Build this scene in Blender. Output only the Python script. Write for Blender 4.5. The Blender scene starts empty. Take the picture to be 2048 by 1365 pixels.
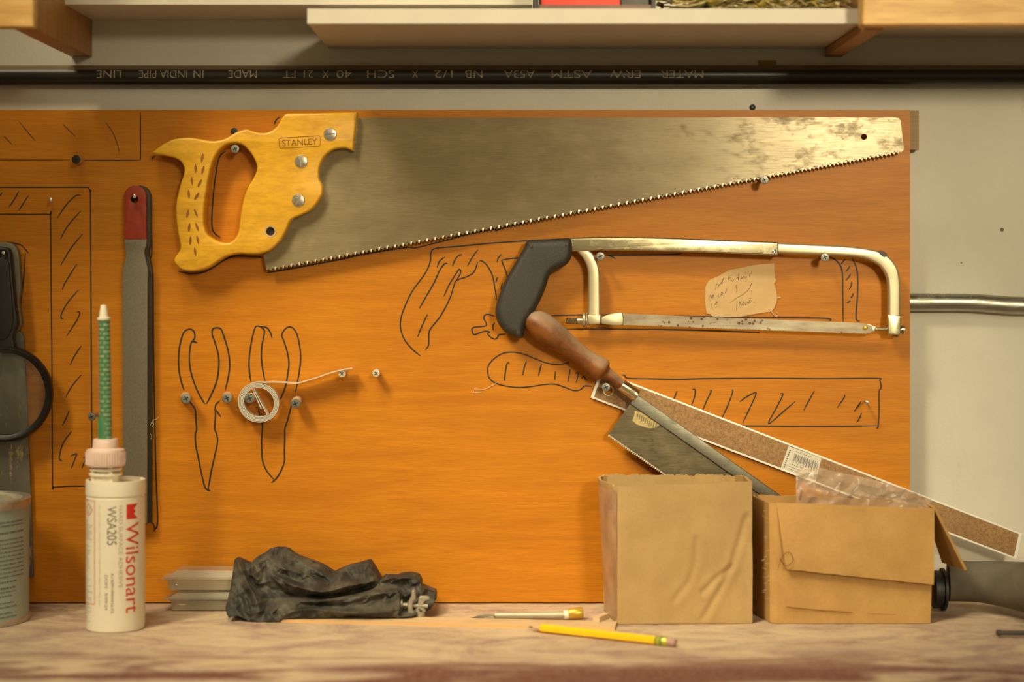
import bpy, bmesh, math, random
from mathutils import Vector, Matrix, noise

random.seed(7)
# ---------------------------------------------------------------- geometry frame
S = 0.0005            # metres per photo pixel on the face of the tool board
HX, HY = 1024, 521    # where the view axis meets the board
D = 1.9               # camera to board
CZ = (1208 - HY) * S  # camera height above the bench top
scn = bpy.context.scene
C = scn.collection

# ---------------------------------------------------------------- camera
cd = bpy.data.cameras.new('camera'); cam = bpy.data.objects.new('camera', cd); C.objects.link(cam)
cam.location = (0, -D, CZ); cam.rotation_euler = (math.pi / 2, 0, 0)
cd.sensor_width = 36; cd.lens = 36 * D / (2048 * S)
cd.shift_y = -(682.5 - HY) / 2048
cd.clip_start = 0.05
cd.dof.use_dof = True; cd.dof.focus_distance = D - 0.012; cd.dof.aperture_fstop = 2.4
scn.camera = cam

# ---------------------------------------------------------------- light
w = bpy.data.worlds.new('room_light'); scn.world = w; w.use_nodes = True
BASE = 0.045          # dim far corners of the workshop
LOBE = 0.34           # lit part of the workshop behind the camera
wt = w.node_tree; bg = wt.nodes['Background']
_tc = wt.nodes.new('ShaderNodeTexCoord'); _dot = wt.nodes.new('ShaderNodeVectorMath'); _dot.operation = 'DOT_PRODUCT'
_dot.inputs[1].default_value = Vector((.05, -1, .12)).normalized(); wt.links.new(_tc.outputs['Generated'], _dot.inputs[0])
_mr = wt.nodes.new('ShaderNodeMapRange'); _mr.interpolation_type = 'SMOOTHSTEP'; wt.links.new(_dot.outputs['Value'], _mr.inputs[0])
_mr.inputs[1].default_value = .72; _mr.inputs[2].default_value = .97; _mr.inputs[3].default_value = 0; _mr.inputs[4].default_value = 1
_nz = wt.nodes.new('ShaderNodeTexNoise'); _mp = wt.nodes.new('ShaderNodeMapping'); _mp.inputs['Scale'].default_value = (7, 1, 2)
wt.links.new(_tc.outputs['Generated'], _mp.inputs[0]); wt.links.new(_mp.outputs[0], _nz.inputs['Vector']); _nz.inputs['Scale'].default_value = 1.4; _nz.inputs['Detail'].default_value = 1
_nr = wt.nodes.new('ShaderNodeMapRange'); wt.links.new(_nz.outputs[0], _nr.inputs[0])
_nr.inputs[1].default_value = .38; _nr.inputs[2].default_value = .64; _nr.inputs[3].default_value = .25; _nr.inputs[4].default_value = 1.75
_m1 = wt.nodes.new('ShaderNodeMath'); _m1.operation = 'MULTIPLY'; wt.links.new(_mr.outputs[0], _m1.inputs[0]); wt.links.new(_nr.outputs[0], _m1.inputs[1])
_m2 = wt.nodes.new('ShaderNodeMath'); _m2.operation = 'MULTIPLY_ADD'; wt.links.new(_m1.outputs[0], _m2.inputs[0]); _m2.inputs[1].default_value = LOBE; _m2.inputs[2].default_value = BASE
bg.inputs[0].default_value = (1.0, .79, .42, 1); wt.links.new(_m2.outputs[0], bg.inputs[1])

def lamp(name, loc, target, sx, sy, power, spread=180, col=(1, .86, .56)):
    l = bpy.data.lights.new(name, 'AREA'); l.shape = 'RECTANGLE'; l.size = sx; l.size_y = sy
    l.energy = power; l.color = col; l.spread = math.radians(spread)
    o = bpy.data.objects.new(name, l); C.objects.link(o); o.location = loc
    o.rotation_euler = (Vector(target) - Vector(loc)).to_track_quat('-Z', 'Y').to_euler()
    return o
lamp('ceiling_lamp_key', (-1.35, -2.0, 2.35), (.04, 0, -.02), .6, 1.0, 2.5, 22)
lamp('ceiling_lamp_right', (.84, -2.6, 1.45), (.34, 0, .25), .12, .9, .8, 50)
lamp('ceiling_lamp_above', (-.35, -.80, 1.70), (.02, -.07, .0), .6, .4, 1.5, 50)
lamp('ceiling_lamp_far', (1.08, -4.2, 1.25), (.32, 0, .52), .36, .36, 1.6, 24)

scn.view_settings.view_transform = 'Standard'; scn.view_settings.look = 'None'
scn.view_settings.gamma = 1; scn.view_settings.use_curve_mapping = False
scn.view_settings.exposure = 0.0

# ---------------------------------------------------------------- coordinate helpers
def P(x, y, d=0.0):
    k = (D - d) / D
    return Vector(((x - HX) * S * k, -d, CZ + (HY - y) * S * k))
def XZ(x, y, d=0.0):
    p = P(x, y, d); return (p.x, p.z)
def zp(pts, s, ox, oy):                       # enlarged-crop coordinates -> photo pixels
    return [(ox + x / s, oy + y / s) for x, y in pts]
def smooth(pts, n=5, closed=False):
    out = []; m = len(pts)
    if m < 3: return [tuple(p) for p in pts]
    rng = range(m) if closed else range(m - 1)
    for i in rng:
        if closed: p0, p1, p2, p3 = pts[(i - 1) % m], pts[i], pts[(i + 1) % m], pts[(i + 2) % m]
        else: p0, p1, p2, p3 = pts[max(i - 1, 0)], pts[i], pts[i + 1], pts[min(i + 2, m - 1)]
        for j in range(n):
            t = j / n
            out.append(tuple(0.5 * ((2 * b) + (-a + c) * t + (2 * a - 5 * b + 4 * c - d) * t * t + (-a + 3 * b - 3 * c + d) * t ** 3)
                             for a, b, c, d in zip(p0, p1, p2, p3)))
    if not closed: out.append(tuple(pts[-1]))
    return out

# ---------------------------------------------------------------- material helpers
class NT:
    def __init__(s, name):
        s.m = bpy.data.materials.new(name); s.m.use_nodes = True; s.t = s.m.node_tree
        s.b = s.t.nodes['Principled BSDF']; s.out = s.t.nodes['Material Output']
        s.co = s.t.nodes.new('ShaderNodeTexCoord').outputs['Object']
    def n(s, k, **kw):
        q = s.t.nodes.new(k)
        for a, v in kw.items(): setattr(q, a, v)
        return q
    def l(s, a, b): s.t.links.new(a, b)
    def set(s, sock, v):
        if isinstance(v, bpy.types.NodeSocket): s.l(v, sock)
        elif isinstance(v, (tuple, list)) and len(v) == 3 and sock.type == 'RGBA': sock.default_value = (*v, 1)
        else: sock.default_value = v
    def vec(s, scale=(1, 1, 1), rot=(0, 0, 0), loc=(0, 0, 0)):
        q = s.n('ShaderNodeMapping'); s.l(s.co, q.inputs[0])
        q.inputs['Scale'].default_value = scale; q.inputs['Rotation'].default_value = rot; q.inputs['Location'].default_value = loc
        return q.outputs[0]
    def noise(s, vec, scale=5, detail=5, rough=.55, dist=0):
        q = s.n('ShaderNodeTexNoise'); s.l(vec, q.inputs['Vector'])
        q.inputs['Scale'].default_value = scale; q.inputs['Detail'].default_value = detail
        q.inputs['Roughness'].default_value = rough; q.inputs['Distortion'].default_value = dist
        return q.outputs[0]
    def vor(s, vec, scale, feature='F1'):
        q = s.n('ShaderNodeTexVoronoi', feature=feature); s.l(vec, q.inputs['Vector']); q.inputs['Scale'].default_value = scale
        return q.outputs['Distance']
    def ramp(s, f, lo, hi):
        q = s.n('ShaderNodeMapRange'); s.set(q.inputs[0], f); q.inputs[1].default_value = lo; q.inputs[2].default_value = hi
        return q.outputs[0]
    def math(s, op, a, b=0.0):
        q = s.n('ShaderNodeMath', operation=op); s.set(q.inputs[0], a); s.set(q.inputs[1], b); return q.outputs[0]
    def mix(s, f, a, b):
        q = s.n('ShaderNodeMix', data_type='RGBA'); s.set(q.inputs[0], f); s.set(q.inputs[6], a); s.set(q.inputs[7], b)
        return q.outputs[2]
    def xyz(s):
        q = s.n('ShaderNodeSeparateXYZ'); s.l(s.co, q.inputs[0]); return q.outputs
    def bump(s, h, strength=.2, dist=.001):
        q = s.n('ShaderNodeBump'); s.l(h, q.inputs['Height']); q.inputs['Strength'].default_value = strength; q.inputs['Distance'].default_value = dist
        s.l(q.outputs[0], s.b.inputs['Normal'])
    def fin(s, col, rough=.5, metal=0.0, spec=None):
        s.set(s.b.inputs['Base Color'], col); s.set(s.b.inputs['Roughness'], rough); s.b.inputs['Metallic'].default_value = metal
        if spec is not None: s.b.inputs['Specular IOR Level'].default_value = spec
        return s.m

def plain(name, col, rough=.5, metal=0.0, var=.25, scale=60, stretch=(1, 1, 1), bump=0.0):
    t = NT(name); f = t.noise(t.vec(stretch), scale, 6)
    c = t.mix(t.ramp(f, .3, .7), tuple(x * (1 - var) for x in col), tuple(min(1, x * (1 + var)) for x in col))
    if bump: t.bump(f, bump, .0006)
    return t.fin(c, rough, metal)

def wood(name, dark, light, scale=(2, 2, 40), n=6, rough=.5, fine=(8, 8, 300), bump=.05, fm=.5, lo=.3, hi=.7):
    t = NT(name); a = t.noise(t.vec(scale), n, 5, .6, .6); b = t.noise(t.vec(fine), n, 3, .6)
    c = t.mix(t.ramp(a, lo, hi), dark, light)
    c = t.mix(t.math('MULTIPLY', t.ramp(b, .5, .75), fm), c, tuple(x * .6 for x in dark))
    if bump: t.bump(b, bump, .0004)
    return t.fin(c, rough)

def m_board():
    t = NT('cherry_laminate')
    a = t.noise(t.vec((1.2, 1, 16)), 5, 5, .6, .8); b = t.noise(t.vec((10, 1, 300)), 4, 4, .7); e = t.noise(t.vec((1, 1, 1)), 3, 2)
    c = t.mix(t.ramp(a, .3, .75), (.49, .172, .010), (.665, .252, .014))
    c = t.mix(t.math('MULTIPLY', t.ramp(b, .42, .75), .75), c, (.36, .108, .007))
    c = t.mix(t.math('MULTIPLY', t.ramp(e, .45, .75), .25), c, (.64, .26, .022))
    t.bump(b, .06, .0003)
    return t.fin(c, .40, 0, .22)
def m_wall():
    t = NT('wall_paint')
    a = t.noise(t.vec(), 8, 5); b = t.noise(t.vec(), 260, 4); v = t.vor(t.vec((1, 1, 1), loc=(.3, .1, .2)), 22); g = t.noise(t.vec((1, 1, .5)), 30, 8, .7)
    c = t.mix(t.ramp(a, .3, .7), (.62, .59, .51), (.70, .67, .585))
    c = t.mix(t.math('LESS_THAN', v, .045), c, (.16, .14, .10))
    c = t.mix(t.math('MULTIPLY', t.ramp(g, .66, .74), .35), c, (.40, .36, .27))
    t.bump(b, .35, .0008)
    return t.fin(c, .6, 0, .3)
def m_bench():
    t = NT('dusty_bench_top')
    x = t.xyz()
    a = t.noise(t.vec((1.3, 2.2, 1), rot=(0, 0, .25)), 9, 9, .68, 1.0); b = t.noise(t.vec((2.2, 6, 1), rot=(0, 0, -.1)), 5, 7, .68, 1.6)
    g = t.noise(t.vec(), 300, 3)
    c = t.mix(t.ramp(a, .36, .60), (.31, .20, .18), (.58, .45, .31))
    c = t.mix(t.math('MULTIPLY', t.ramp(b, .52, .62), .6), c, (.62, .49, .32))
    fr = t.ramp(t.math('SUBTRACT', .295, x[1]), .215, .31)
    q = t.noise(t.vec((1.3, 5.5, 1), rot=(0, 0, .06), loc=(.47, 0, 0)), 4.2, 5, .55, 1.0)
    mk = t.math('MULTIPLY', t.ramp(q, .46, .54), fr)
    c = t.mix(mk, c, (.155, .05, .045))
    c = t.mix(t.math('MULTIPLY', t.ramp(g, .4, .8), .25), c, (.70, .58, .40))
    t.bump(b, .15, .0015)
    return t.fin(c, .7, 0, .3)
def m_blade(name, c1, c2, spots, rough=.34, aniso=.75, rot=0.0, sp=9, spotamt=.75, metal=1.0, bmp=.05):
    t = NT(name)
    a = t.noise(t.vec((2, 1, 5), rot=(0, rot, 0)), sp, 7, .65, .4); b = t.noise(t.vec((14, 1, 400), rot=(0, rot, 0)), 3, 3, .7); s = t.noise(t.vec((1, 1, 1.6), rot=(0, .5, 0)), 30, 8, .75)
    c = t.mix(t.ramp(a, .22, .78), c1, c2)
    c = t.mix(t.math('MULTIPLY', t.ramp(b, .45, .75), .45), c, tuple(x * .5 for x in c1))
    c = t.mix(t.math('MULTIPLY', t.ramp(s, .60, .72), spotamt), c, spots)
    t.set(t.b.inputs['Anisotropic'], aniso)
    tv = t.n('ShaderNodeCombineXYZ'); tv.inputs[0].default_value = math.sin(rot); tv.inputs[2].default_value = math.cos(rot)
    t.l(tv.outputs[0], t.b.inputs['Tangent'])
    r = t.math('ADD', t.math('MULTIPLY', t.ramp(b, .3, .7), .10), t.math('ADD', t.math('MULTIPLY', t.ramp(s, .5, .7), .25), rough))
    t.bump(b, bmp, .0002)
    return t.fin(c, r, metal)
def m_cork():
    t = NT('cork'); f = t.noise(t.vec(), 420, 4, .8); g = t.noise(t.vec(), 20, 3); v = t.noise(t.vec(), 900, 2, .8)
    c = t.mix(t.ramp(f, .35, .65), (.19, .095, .035), (.46, .27, .12))
    c = t.mix(t.math('MULTIPLY', t.ramp(v, .5, .7), .6), c, (.52, .34, .17))
    c = t.mix(t.math('MULTIPLY', t.ramp(g, .4, .7), .3), c, (.30, .17, .09))
    t.bump(f, .4, .0008); return t.fin(c, .85)
def m_card(name, a, b):
    t = NT(name); f = t.noise(t.vec((60, 60, 4)), 3, 4); g = t.noise(t.vec(), 25, 6, .6); q = t.noise(t.vec(), 500, 2)
    c = t.mix(t.ramp(g, .3, .7), a, b); c = t.mix(t.math('MULTIPLY', t.ramp(q, .5, .8), .2), c, tuple(x * .6 for x in a))
    t.bump(t.math('ADD', f, g), .22, .0012); return t.fin(c, .75, 0, .25)
def m_glove():
    t = NT('dusty_black_rubber'); f = t.noise(t.vec((1, 1, 1)), 35, 7, .7); g = t.noise(t.vec(), 220, 4, .6)
    c = t.mix(t.math('MULTIPLY', t.ramp(f, .42, .68), .8), (.024, .022, .019), (.145, .125, .09))
    t.bump(g, .25, .0008); return t.fin(c, .62, 0, .4)
def m_clear(name, tint, gloss=.25, rough=.12, haze=.1, hazecol=(.7, .62, .5)):
    t = NT(name); t.t.nodes.remove(t.b)
    tr = t.n('ShaderNodeBsdfTransparent'); tr.inputs[0].default_value = (*tint, 1)
    gl = t.n('ShaderNodeBsdfGlossy'); gl.inputs[1].default_value = rough; gl.inputs[0].default_value = (1, 1, 1, 1)
    df = t.n('ShaderNodeBsdfDiffuse'); df.inputs[0].default_value = (*hazecol, 1)
    fr = t.n('ShaderNodeFresnel'); fr.inputs[0].default_value = 1.45
    nb = t.n('ShaderNodeBump'); nz = t.noise(t.vec(), 45, 3); t.l(nz, nb.inputs['Height']); nb.inputs['Strength'].default_value = .08; nb.inputs['Distance'].default_value = .001
    t.l(nb.outputs[0], gl.inputs['Normal'])
    m1 = t.n('ShaderNodeMixShader'); m1.inputs[0].default_value = haze; t.l(tr.outputs[0], m1.inputs[1]); t.l(df.outputs[0], m1.inputs[2])
    m2 = t.n('ShaderNodeMixShader'); t.l(t.math('MULTIPLY', fr.outputs[0], gloss * 4), m2.inputs[0]); t.l(m1.outputs[0], m2.inputs[1]); t.l(gl.outputs[0], m2.inputs[2])
    t.l(m2.outputs[0], t.out.inputs[0]); return t.m
def m_pipe():
    t = NT('black_pipe_paint'); f = t.noise(t.vec((6, 20, 20)), 6, 6, .7); x = t.xyz(); g = t.noise(t.vec((1, 1, 1)), 90, 5, .7)
    geo = t.n('ShaderNodeNewGeometry'); sp = t.n('ShaderNodeSeparateXYZ'); t.l(geo.outputs['Normal'], sp.inputs[0])
    dust = t.math('MULTIPLY', t.ramp(sp.outputs[2], .40, .62), t.math('ADD', .5, t.math('MULTIPLY', f, .5)))
    c = t.mix(t.ramp(f, .4, .8), (.010, .009, .007), (.022, .018, .013))
    c = t.mix(dust, c, (.22, .16, .09))
    return t.fin(c, .34, 0, .5)

M = {
 'board': m_board(), 'wall': m_wall(), 'bench': m_bench(), 'pipe': m_pipe(), 'cork': m_cork(), 'glove': m_glove(),
 'ink': plain('black_marker_ink', (.018, .013, .009), .55, 0, .2),
 'ink_faded': plain('faded_marker_ink', (.10, .035, .012), .55, 0, .3, 200),
 'batten': wood('batten_pine', (.25, .135, .03), (.34, .19, .05)),
 'pine': wood('varnished_pine', (.56, .28, .07), (.86, .55, .20), (5, 30, 30), 3),
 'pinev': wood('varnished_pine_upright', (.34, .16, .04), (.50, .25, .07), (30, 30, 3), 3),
 'melamine': plain('white_melamine', (.58, .53, .44), .45, 0, .04, 30),
 'handle': wood('golden_handle_wood', (.60, .30, .016), (.79, .43, .022), (14, 2, 34), 3, .36, (25, 8, 120), .03, .35),
 'carve': plain('cut_wood', (.24, .085, .010), .7),
 'steel': m_blade('old_saw_steel', (.225, .176, .092), (.345, .28, .16), (.15, .11, .055), .27, .84, 0, 8, .5, .30, .02),
 'bsteel': m_blade('dark_saw_steel', (.085, .07, .045), (.26, .215, .135), (.05, .04, .025), .42, .3, .6),
 'spine': m_blade('spine_steel', (.22, .21, .16), (.31, .30, .245), (.15, .14, .10), .38, .3, .6),
 'tooth': plain('bright_tooth_steel', (.50, .46, .36), .35, 1, .2),
 'chrome': m_blade('nickel_plate', (.52, .455, .29), (.68, .60, .40), (.40, .33, .18), .20, .5, 0, 14, .3),
 'cream': plain('cream_enamel', (.58, .505, .335), .36, .7, .12, 40),

 'screwhead': plain('zinc_screw_head', (.26, .26, .23), .42, .75, .2, 300),
 'dscrew': plain('black_screw_head', (.03, .03, .028), .4, .5, .2, 300),
 'pale': plain('pale_screw_head', (.62, .56, .42), .45, .2, .12, 300),
 'recess': plain('dark_recess', (.012, .012, .010), .6),
 'nickel': plain('polished_nickel', (.80, .75, .66), .22, 1, .12, 200),
 'spacer': wood('wooden_spacer', (.50, .30, .13), (.66, .43, .21), (40, 40, 40), 3),
 'grip': plain('black_textured_plastic', (.033, .030, .025), .46, 0, .5, 1300, (1, 1, 1), .5),
 'blackplastic': plain('black_plastic', (.010, .009, .008), .42, 0, .2, 200),
 'redpaint': plain('red_paint', (.30, .030, .008), .45, 0, .15, 150),
 'file': plain('file_steel', (.20, .18, .135), .50, .5, .14, 700, (1, 1, .6), .15),
 'fileedge': plain('file_edge_steel', (.055, .05, .038), .45, .6, .3, 500, (1, 1, 3), .5),
 'strip': plain('silver_strip', (.86, .82, .72), .30, .45, .06, 200),
 'paper': plain('kraft_masking_paper', (.66, .44, .205), .7, 0, .08, 50, (1, 1, 1), .1),
 'pencil_ink': plain('pencil_writing', (.14, .085, .045), .7),
 'alu': plain('bright_edge', (.92, .90, .84), .32, .1, .04),
 'sticker': plain('white_sticker', (.70, .66, .56), .55, 0, .06),
 'gold': plain('yellowed_label', (.50, .38, .16), .6, 0, .3, 400),
 'card': m_card('cardboard', (.39, .255, .105), (.48, .32, .14)),
 'card2': m_card('cardboard_warm', (.42, .235, .075), (.53, .31, .105)),
 'cardedge': plain('torn_cardboard', (.42, .26, .11), .9, 0, .35, 400, (1, 1, 1), .5),
 'tape': plain('dusty_packing_tape', (.40, .25, .15), .35, 0, .25, 50),
 'white': plain('white_plastic', (.84, .77, .62), .35, 0, .03, 30),
 'pinkcap': plain('pinkish_cap_plastic', (.78, .58, .50), .42, 0, .06, 40),
 'red': plain('red_print', (.66, .035, .015), .5, 0, .05),
 'pinkline': plain('pale_red_print', (.72, .26, .19), .5, 0, .05),
 'grey': plain('grey_print', (.13, .12, .10), .5), 'lgrey': plain('pale_grey_print', (.40, .37, .30), .5),
 'can': plain('blue_grey_label', (.30, .36, .32), .45, 0, .12, 12), 'tin': plain('tin_rim', (.50, .46, .38), .40, .7, .2, 60),
 'tinlid': plain('can_lid', (.56, .50, .38), .42, .35, .15, 40),
 'foam': plain('cream_foam', (.56, .50, .36), .9, 0, .12, 500, (1, 1, 1), .5),
 'darkpiece': plain('dark_grey_insert', (.10, .095, .08), .7),
 'clear': m_clear('clear_plastic', (.92, .88, .80), .25, .2, .45, (.66, .58, .44)),
 'bag': m_clear('clear_film', (.97, .94, .90), .16, .22, .24, (.78, .64, .50)),
 'lens': m_clear('lens_glass', (.97, .97, .95), .25, .02, .015, (.8, .8, .8)),
 'tube': m_clear('translucent_tube', (.92, .96, .90), .15, .2, .10, (.72, .72, .58)),
 'yellow': plain('yellow_lacquer', (.92, .52, .006), .35, 0, .05), 'ferrule': plain('green_gold_ferrule', (.52, .50, .05), .35, .5, .1),
 'greenband': plain('green_band', (.10, .16, .03), .4), 'eraser': plain('pink_eraser', (.46, .28, .22), .8),
 'pwood': plain('sharpened_wood', (.62, .40, .22), .7), 'graphite': plain('graphite', (.09, .07, .07), .4),
 'brass': plain('brass', (.72, .46, .06), .32, .6, .15, 100), 'alugrey': plain('beige_grey_metal', (.52, .46, .34), .4, .5, .1),
 'knifesteel': plain('knife_steel', (.30, .27, .2), .35, .8, .2), 'lath': wood('pale_lath', (.60, .42, .23), (.70, .51, .30), (3, 60, 60), 3, .6),
 'lathedge': plain('lath_edge', (.66, .40, .17), .6, 0, .1, 80, (.1, 1, 1)),
 'galv': m_blade('galvanised', (.34, .34, .29), (.50, .50, .43), (.26, .25, .2), .30, 0, 0),
 'hose': plain('dusty_grey_rubber', (.125, .112, .08), .8, 0, .3, 30), 'hosecollar': plain('black_collar', (.02, .02, .018), .5),
 'iron': plain('dark_iron', (.07, .06, .05), .5, .6, .3), 'clampmetal': plain('dull_grey_casting', (.34, .31, .24), .5, .5, .25, 150),
 'olive': plain('olive_strips', (.32, .24, .035), .6, 0, .4, 40), 'tan': plain('tan_shavings', (.58, .45, .20), .7, 0, .2),
 'redbox': plain('red_card', (.78, .035, .012), .45), 'brownlip': plain('brown_smoked_plastic', (.13, .06, .03), .35),
 'fibre': plain('pale_fibre', (.72, .60, .42), .8), 'chip': plain('wood_chip', (.55, .42, .24), .8), 'ytape': plain('yellow_spot', (.34, .24, .02), .6),
 'pipetext': plain('worn_white_stencil', (.26, .225, .16), .6, 0, .6, 260), 'conduittext': plain('faint_stamp', (.22, .21, .17), .5),
}
def m_woodhandle():
    t = NT('worn_turned_wood'); f = t.noise(t.vec((1, 1, 1)), 40, 8, .72); g = t.noise(t.vec((60, 60, 60)), 4, 3, .6)
    geo = t.n('ShaderNodeNewGeometry'); sp = t.n('ShaderNodeSeparateXYZ'); t.l(geo.outputs['Normal'], sp.inputs[0])
    c = t.mix(t.ramp(f, .35, .7), (.085, .024, .005), (.30, .10, .014))
    dust = t.ramp(t.math('ADD', sp.outputs[2], t.math('MULTIPLY', t.math('SUBTRACT', f, .5), .9)), .08, .75)
    c = t.mix(t.math('MULTIPLY', dust, .85), c, (.36, .25, .165))
    t.bump(g, .1, .0005); return t.fin(c, .5)
M['turned'] = m_woodhandle()
def m_hblade():
    t = NT('spotted_hacksaw_steel'); a = t.noise(t.vec((1, 1, 4)), 22, 5, .6); v = t.vor(t.vec((1, 1, 1)), 210); z = t.noise(t.vec(), 26, 3); b = t.noise(t.vec((14, 1, 500)), 3, 3, .7)
    c = t.mix(t.ramp(a, .35, .65), (.24, .18, .135), (.40, .36, .26)); c = t.mix(t.math('MULTIPLY', t.ramp(b, .5, .75), .4), c, (.22, .18, .13))
    f = t.math('MULTIPLY', t.math('LESS_THAN', v, .30), t.ramp(z, .50, .56)); c = t.mix(t.math('MULTIPLY', f, .9), c, (.07, .045, .018))
    return t.fin(c, .36, .8)
M['hblade'] = m_hblade()
def m_scraper():
    t = NT('worn_scraper_steel'); f = t.noise(t.vec((1, 1, .35)), 60, 8, .75); g = t.noise(t.vec(), 12, 5)
    x = t.xyz()
    c = t.mix(t.ramp(g, .3, .7), (.11, .10, .08), (.19, .175, .14))
    band = t.math('MULTIPLY', t.ramp(f, .56, .62), t.ramp(x[2], .30, .12))
    c = t.mix(t.math('MULTIPLY', band, .8), c, (.50, .39, .20))
    return t.fin(c, .5, .35)
M['scraper'] = m_scraper()
def m_mixer():
    t = NT('green_mixing_spiral'); q = t.n('ShaderNodeTexBrick'); t.l(t.vec((1, 1, 1), rot=(math.pi / 2, 0, 0)), q.inputs['Vector'])
    q.inputs['Scale'].default_value = 100; q.inputs['Mortar Size'].default_value = .11; q.inputs['Brick Width'].default_value = .85; q.inputs['Row Height'].default_value = .42; q.offset = .37
    q.inputs['Color1'].default_value = (.60, .72, .48, 1); q.inputs['Color2'].default_value = (.22, .55, .28, 1); q.inputs['Mortar'].default_value = (.01, .30, .10, 1)
    return t.fin(q.outputs[0], .4)
M['mixer'] = m_mixer()
M['greenresin'] = plain('green_resin', (.03, .30, .12), .3)

# ---------------------------------------------------------------- object helpers
class MB:
    """collects verts and faces in world coordinates"""
    def __init__(s): s.v = []; s.f = []; s.mi = []; s.cur = 0
    def add(s, vs, fs):
        o = len(s.v); s.v += [tuple(v) for v in vs]
        for f in fs: s.f.append(tuple(i + o for i in f)); s.mi.append(s.cur)
        return s
    def box(s, x0, x1, y0, y1, z0, z1):
        return s.add([(x0, y0, z0), (x1, y0, z0), (x1, y1, z0), (x0, y1, z0), (x0, y0, z1), (x1, y0, z1), (x1, y1, z1), (x0, y1, z1)],
                     [(3, 2, 1, 0), (4, 5, 6, 7), (0, 1, 5, 4), (1, 2, 6, 5), (2, 3, 7, 6), (3, 0, 4, 7)])
    def lathe(s, prof, origin, axis=(0, 0, 1), n=40, flat=1.0, ref=None, cap=True):
        a = Vector(axis).normalized(); r = Vector(ref) if ref else (Vector((1, 0, 0)) if abs(a.x) < .9 else Vector((0, 0, 1)))
        u = (r - a * r.dot(a)).normalized(); w_ = a.cross(u); o = Vector(origin); vs = []; fs = []
        for (rr, h) in prof:
            for i in range(n):
                t = 2 * math.pi * i / n
                vs.append(o + a * h + (u * math.cos(t) + w_ * math.sin(t) * flat) * rr)
        for k in range(len(prof) - 1):
            for i in range(n):
                j = (i + 1) % n; fs.append((k * n + i, k * n + j, (k + 1) * n + j, (k + 1) * n + i))
        if cap: fs.append(tuple(range(n))[::-1]); fs.append(tuple((len(prof) - 1) * n + i for i in range(n)))
        return s.add(vs, fs)
    def tube(s, path, rad, n=10, cap=True):
        pts = [Vector(p) for p in path]; vs = []; fs = []; up = None
        for i, p in enumerate(pts):
            t = (pts[min(i + 1, len(pts) - 1)] - pts[max(i - 1, 0)]).normalized()
            if up is None: up = Vector((0, 0, 1)) if abs(t.z) < .9 else Vector((1, 0, 0))
            u = (up - t * up.dot(t)).normalized(); up = u; w_ = t.cross(u)
            r = rad[i] if isinstance(rad, (list, tuple)) else rad
            for k in range(n):
                a = 2 * math.pi * k / n; vs.append(p + (u * math.cos(a) + w_ * math.sin(a)) * r)
        for i in range(len(pts) - 1):
            for k in range(n):
                j = (k + 1) % n; fs.append((i * n + k, i * n + j, (i + 1) * n + j, (i + 1) * n + k))
        if cap: fs.append(tuple(range(n))[::-1]); fs.append(tuple((len(pts) - 1) * n + k for k in range(n)))
        return s.add(vs, fs)
    def ribbon(s, px, wd, d, taper=True):
        """ink stroke on a surface at depth d; px in photo pixels"""
        pts = [Vector(XZ(x, y, d)) for x, y in px]; n = len(pts); vs = []; fs = []
        for i, p in enumerate(pts):
            t = pts[min(i + 1, n - 1)] - pts[max(i - 1, 0)]
            if t.length < 1e-9: t = Vector((1, 0))
            t.normalize(); nn = Vector((-t.y, t.x)); e = min(i, n - 1 - i)
            h = wd * .5 * (.55 + .45 * min(1, e / 3.0) if taper else 1) * (1 + .16 * noise.noise(Vector((p.x * 60, p.y * 60, i * .11))))
            a = p + nn * h; b = p - nn * h; vs += [(a.x, -d, a.y), (b.x, -d, b.y)]
        for i in range(n - 1): fs.append((2 * i, 2 * i + 1, 2 * i + 3, 2 * i + 2))
        return s.add(vs, fs)

def finish(name, me, mats, parent, smooth_angle):
    o = bpy.data.objects.new(name, me); C.objects.link(o)
    for m in (mats if isinstance(mats, (list, tuple)) else [mats]): me.materials.append(m)
    if parent is not None: o.parent = parent
    base = Vector((0, 0, 0)); q = parent
    while q is not None: base += q.location; q = q.parent
    if parent is None:
        xs = [v.co for v in me.vertices]
        lo = Vector((min(v.x for v in xs), min(v.y for v in xs), min(v.z for v in xs))); hi = Vector((max(v.x for v in xs), max(v.y for v in xs), max(v.z for v in xs)))
        base = Vector(((lo.x + hi.x) / 2, (lo.y + hi.y) / 2, lo.z)); o.location = base
    me.transform(Matrix.Translation(-base))
    if smooth_angle:
        me.shade_smooth(); me.set_sharp_from_angle(angle=math.radians(smooth_angle))
    return o
def build(name, mb, mats, parent=None, sa=35):
    me = bpy.data.meshes.new(name); me.from_pydata(mb.v, [], mb.f); me.update()
    for p, i in zip(me.polygons, mb.mi): p.material_index = i
    bm = bmesh.new(); bm.from_mesh(me); bmesh.ops.remove_doubles(bm, verts=bm.verts, dist=1e-7); bmesh.ops.recalc_face_normals(bm, faces=bm.faces); bm.to_mesh(me); bm.free()
    return finish(name, me, mats, parent, sa)
def thing(name, label, cat, loc, group=None):
    o = bpy.data.objects.new(name, None); C.objects.link(o); o.location = loc; o.empty_display_size = .01
    return tag(o, label, cat, group)
def tag(o, label, cat, group=None, kind=None):
    o['label'] = label; o['category'] = cat
    if group: o['group'] = group
    if kind: o['kind'] = kind
    return o
def struct(o): o['kind'] = 'structure'; return o
def plabel(o, label): o['label'] = label; return o
ROT = Matrix.Rotation(math.pi / 2, 4, 'X')
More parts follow.
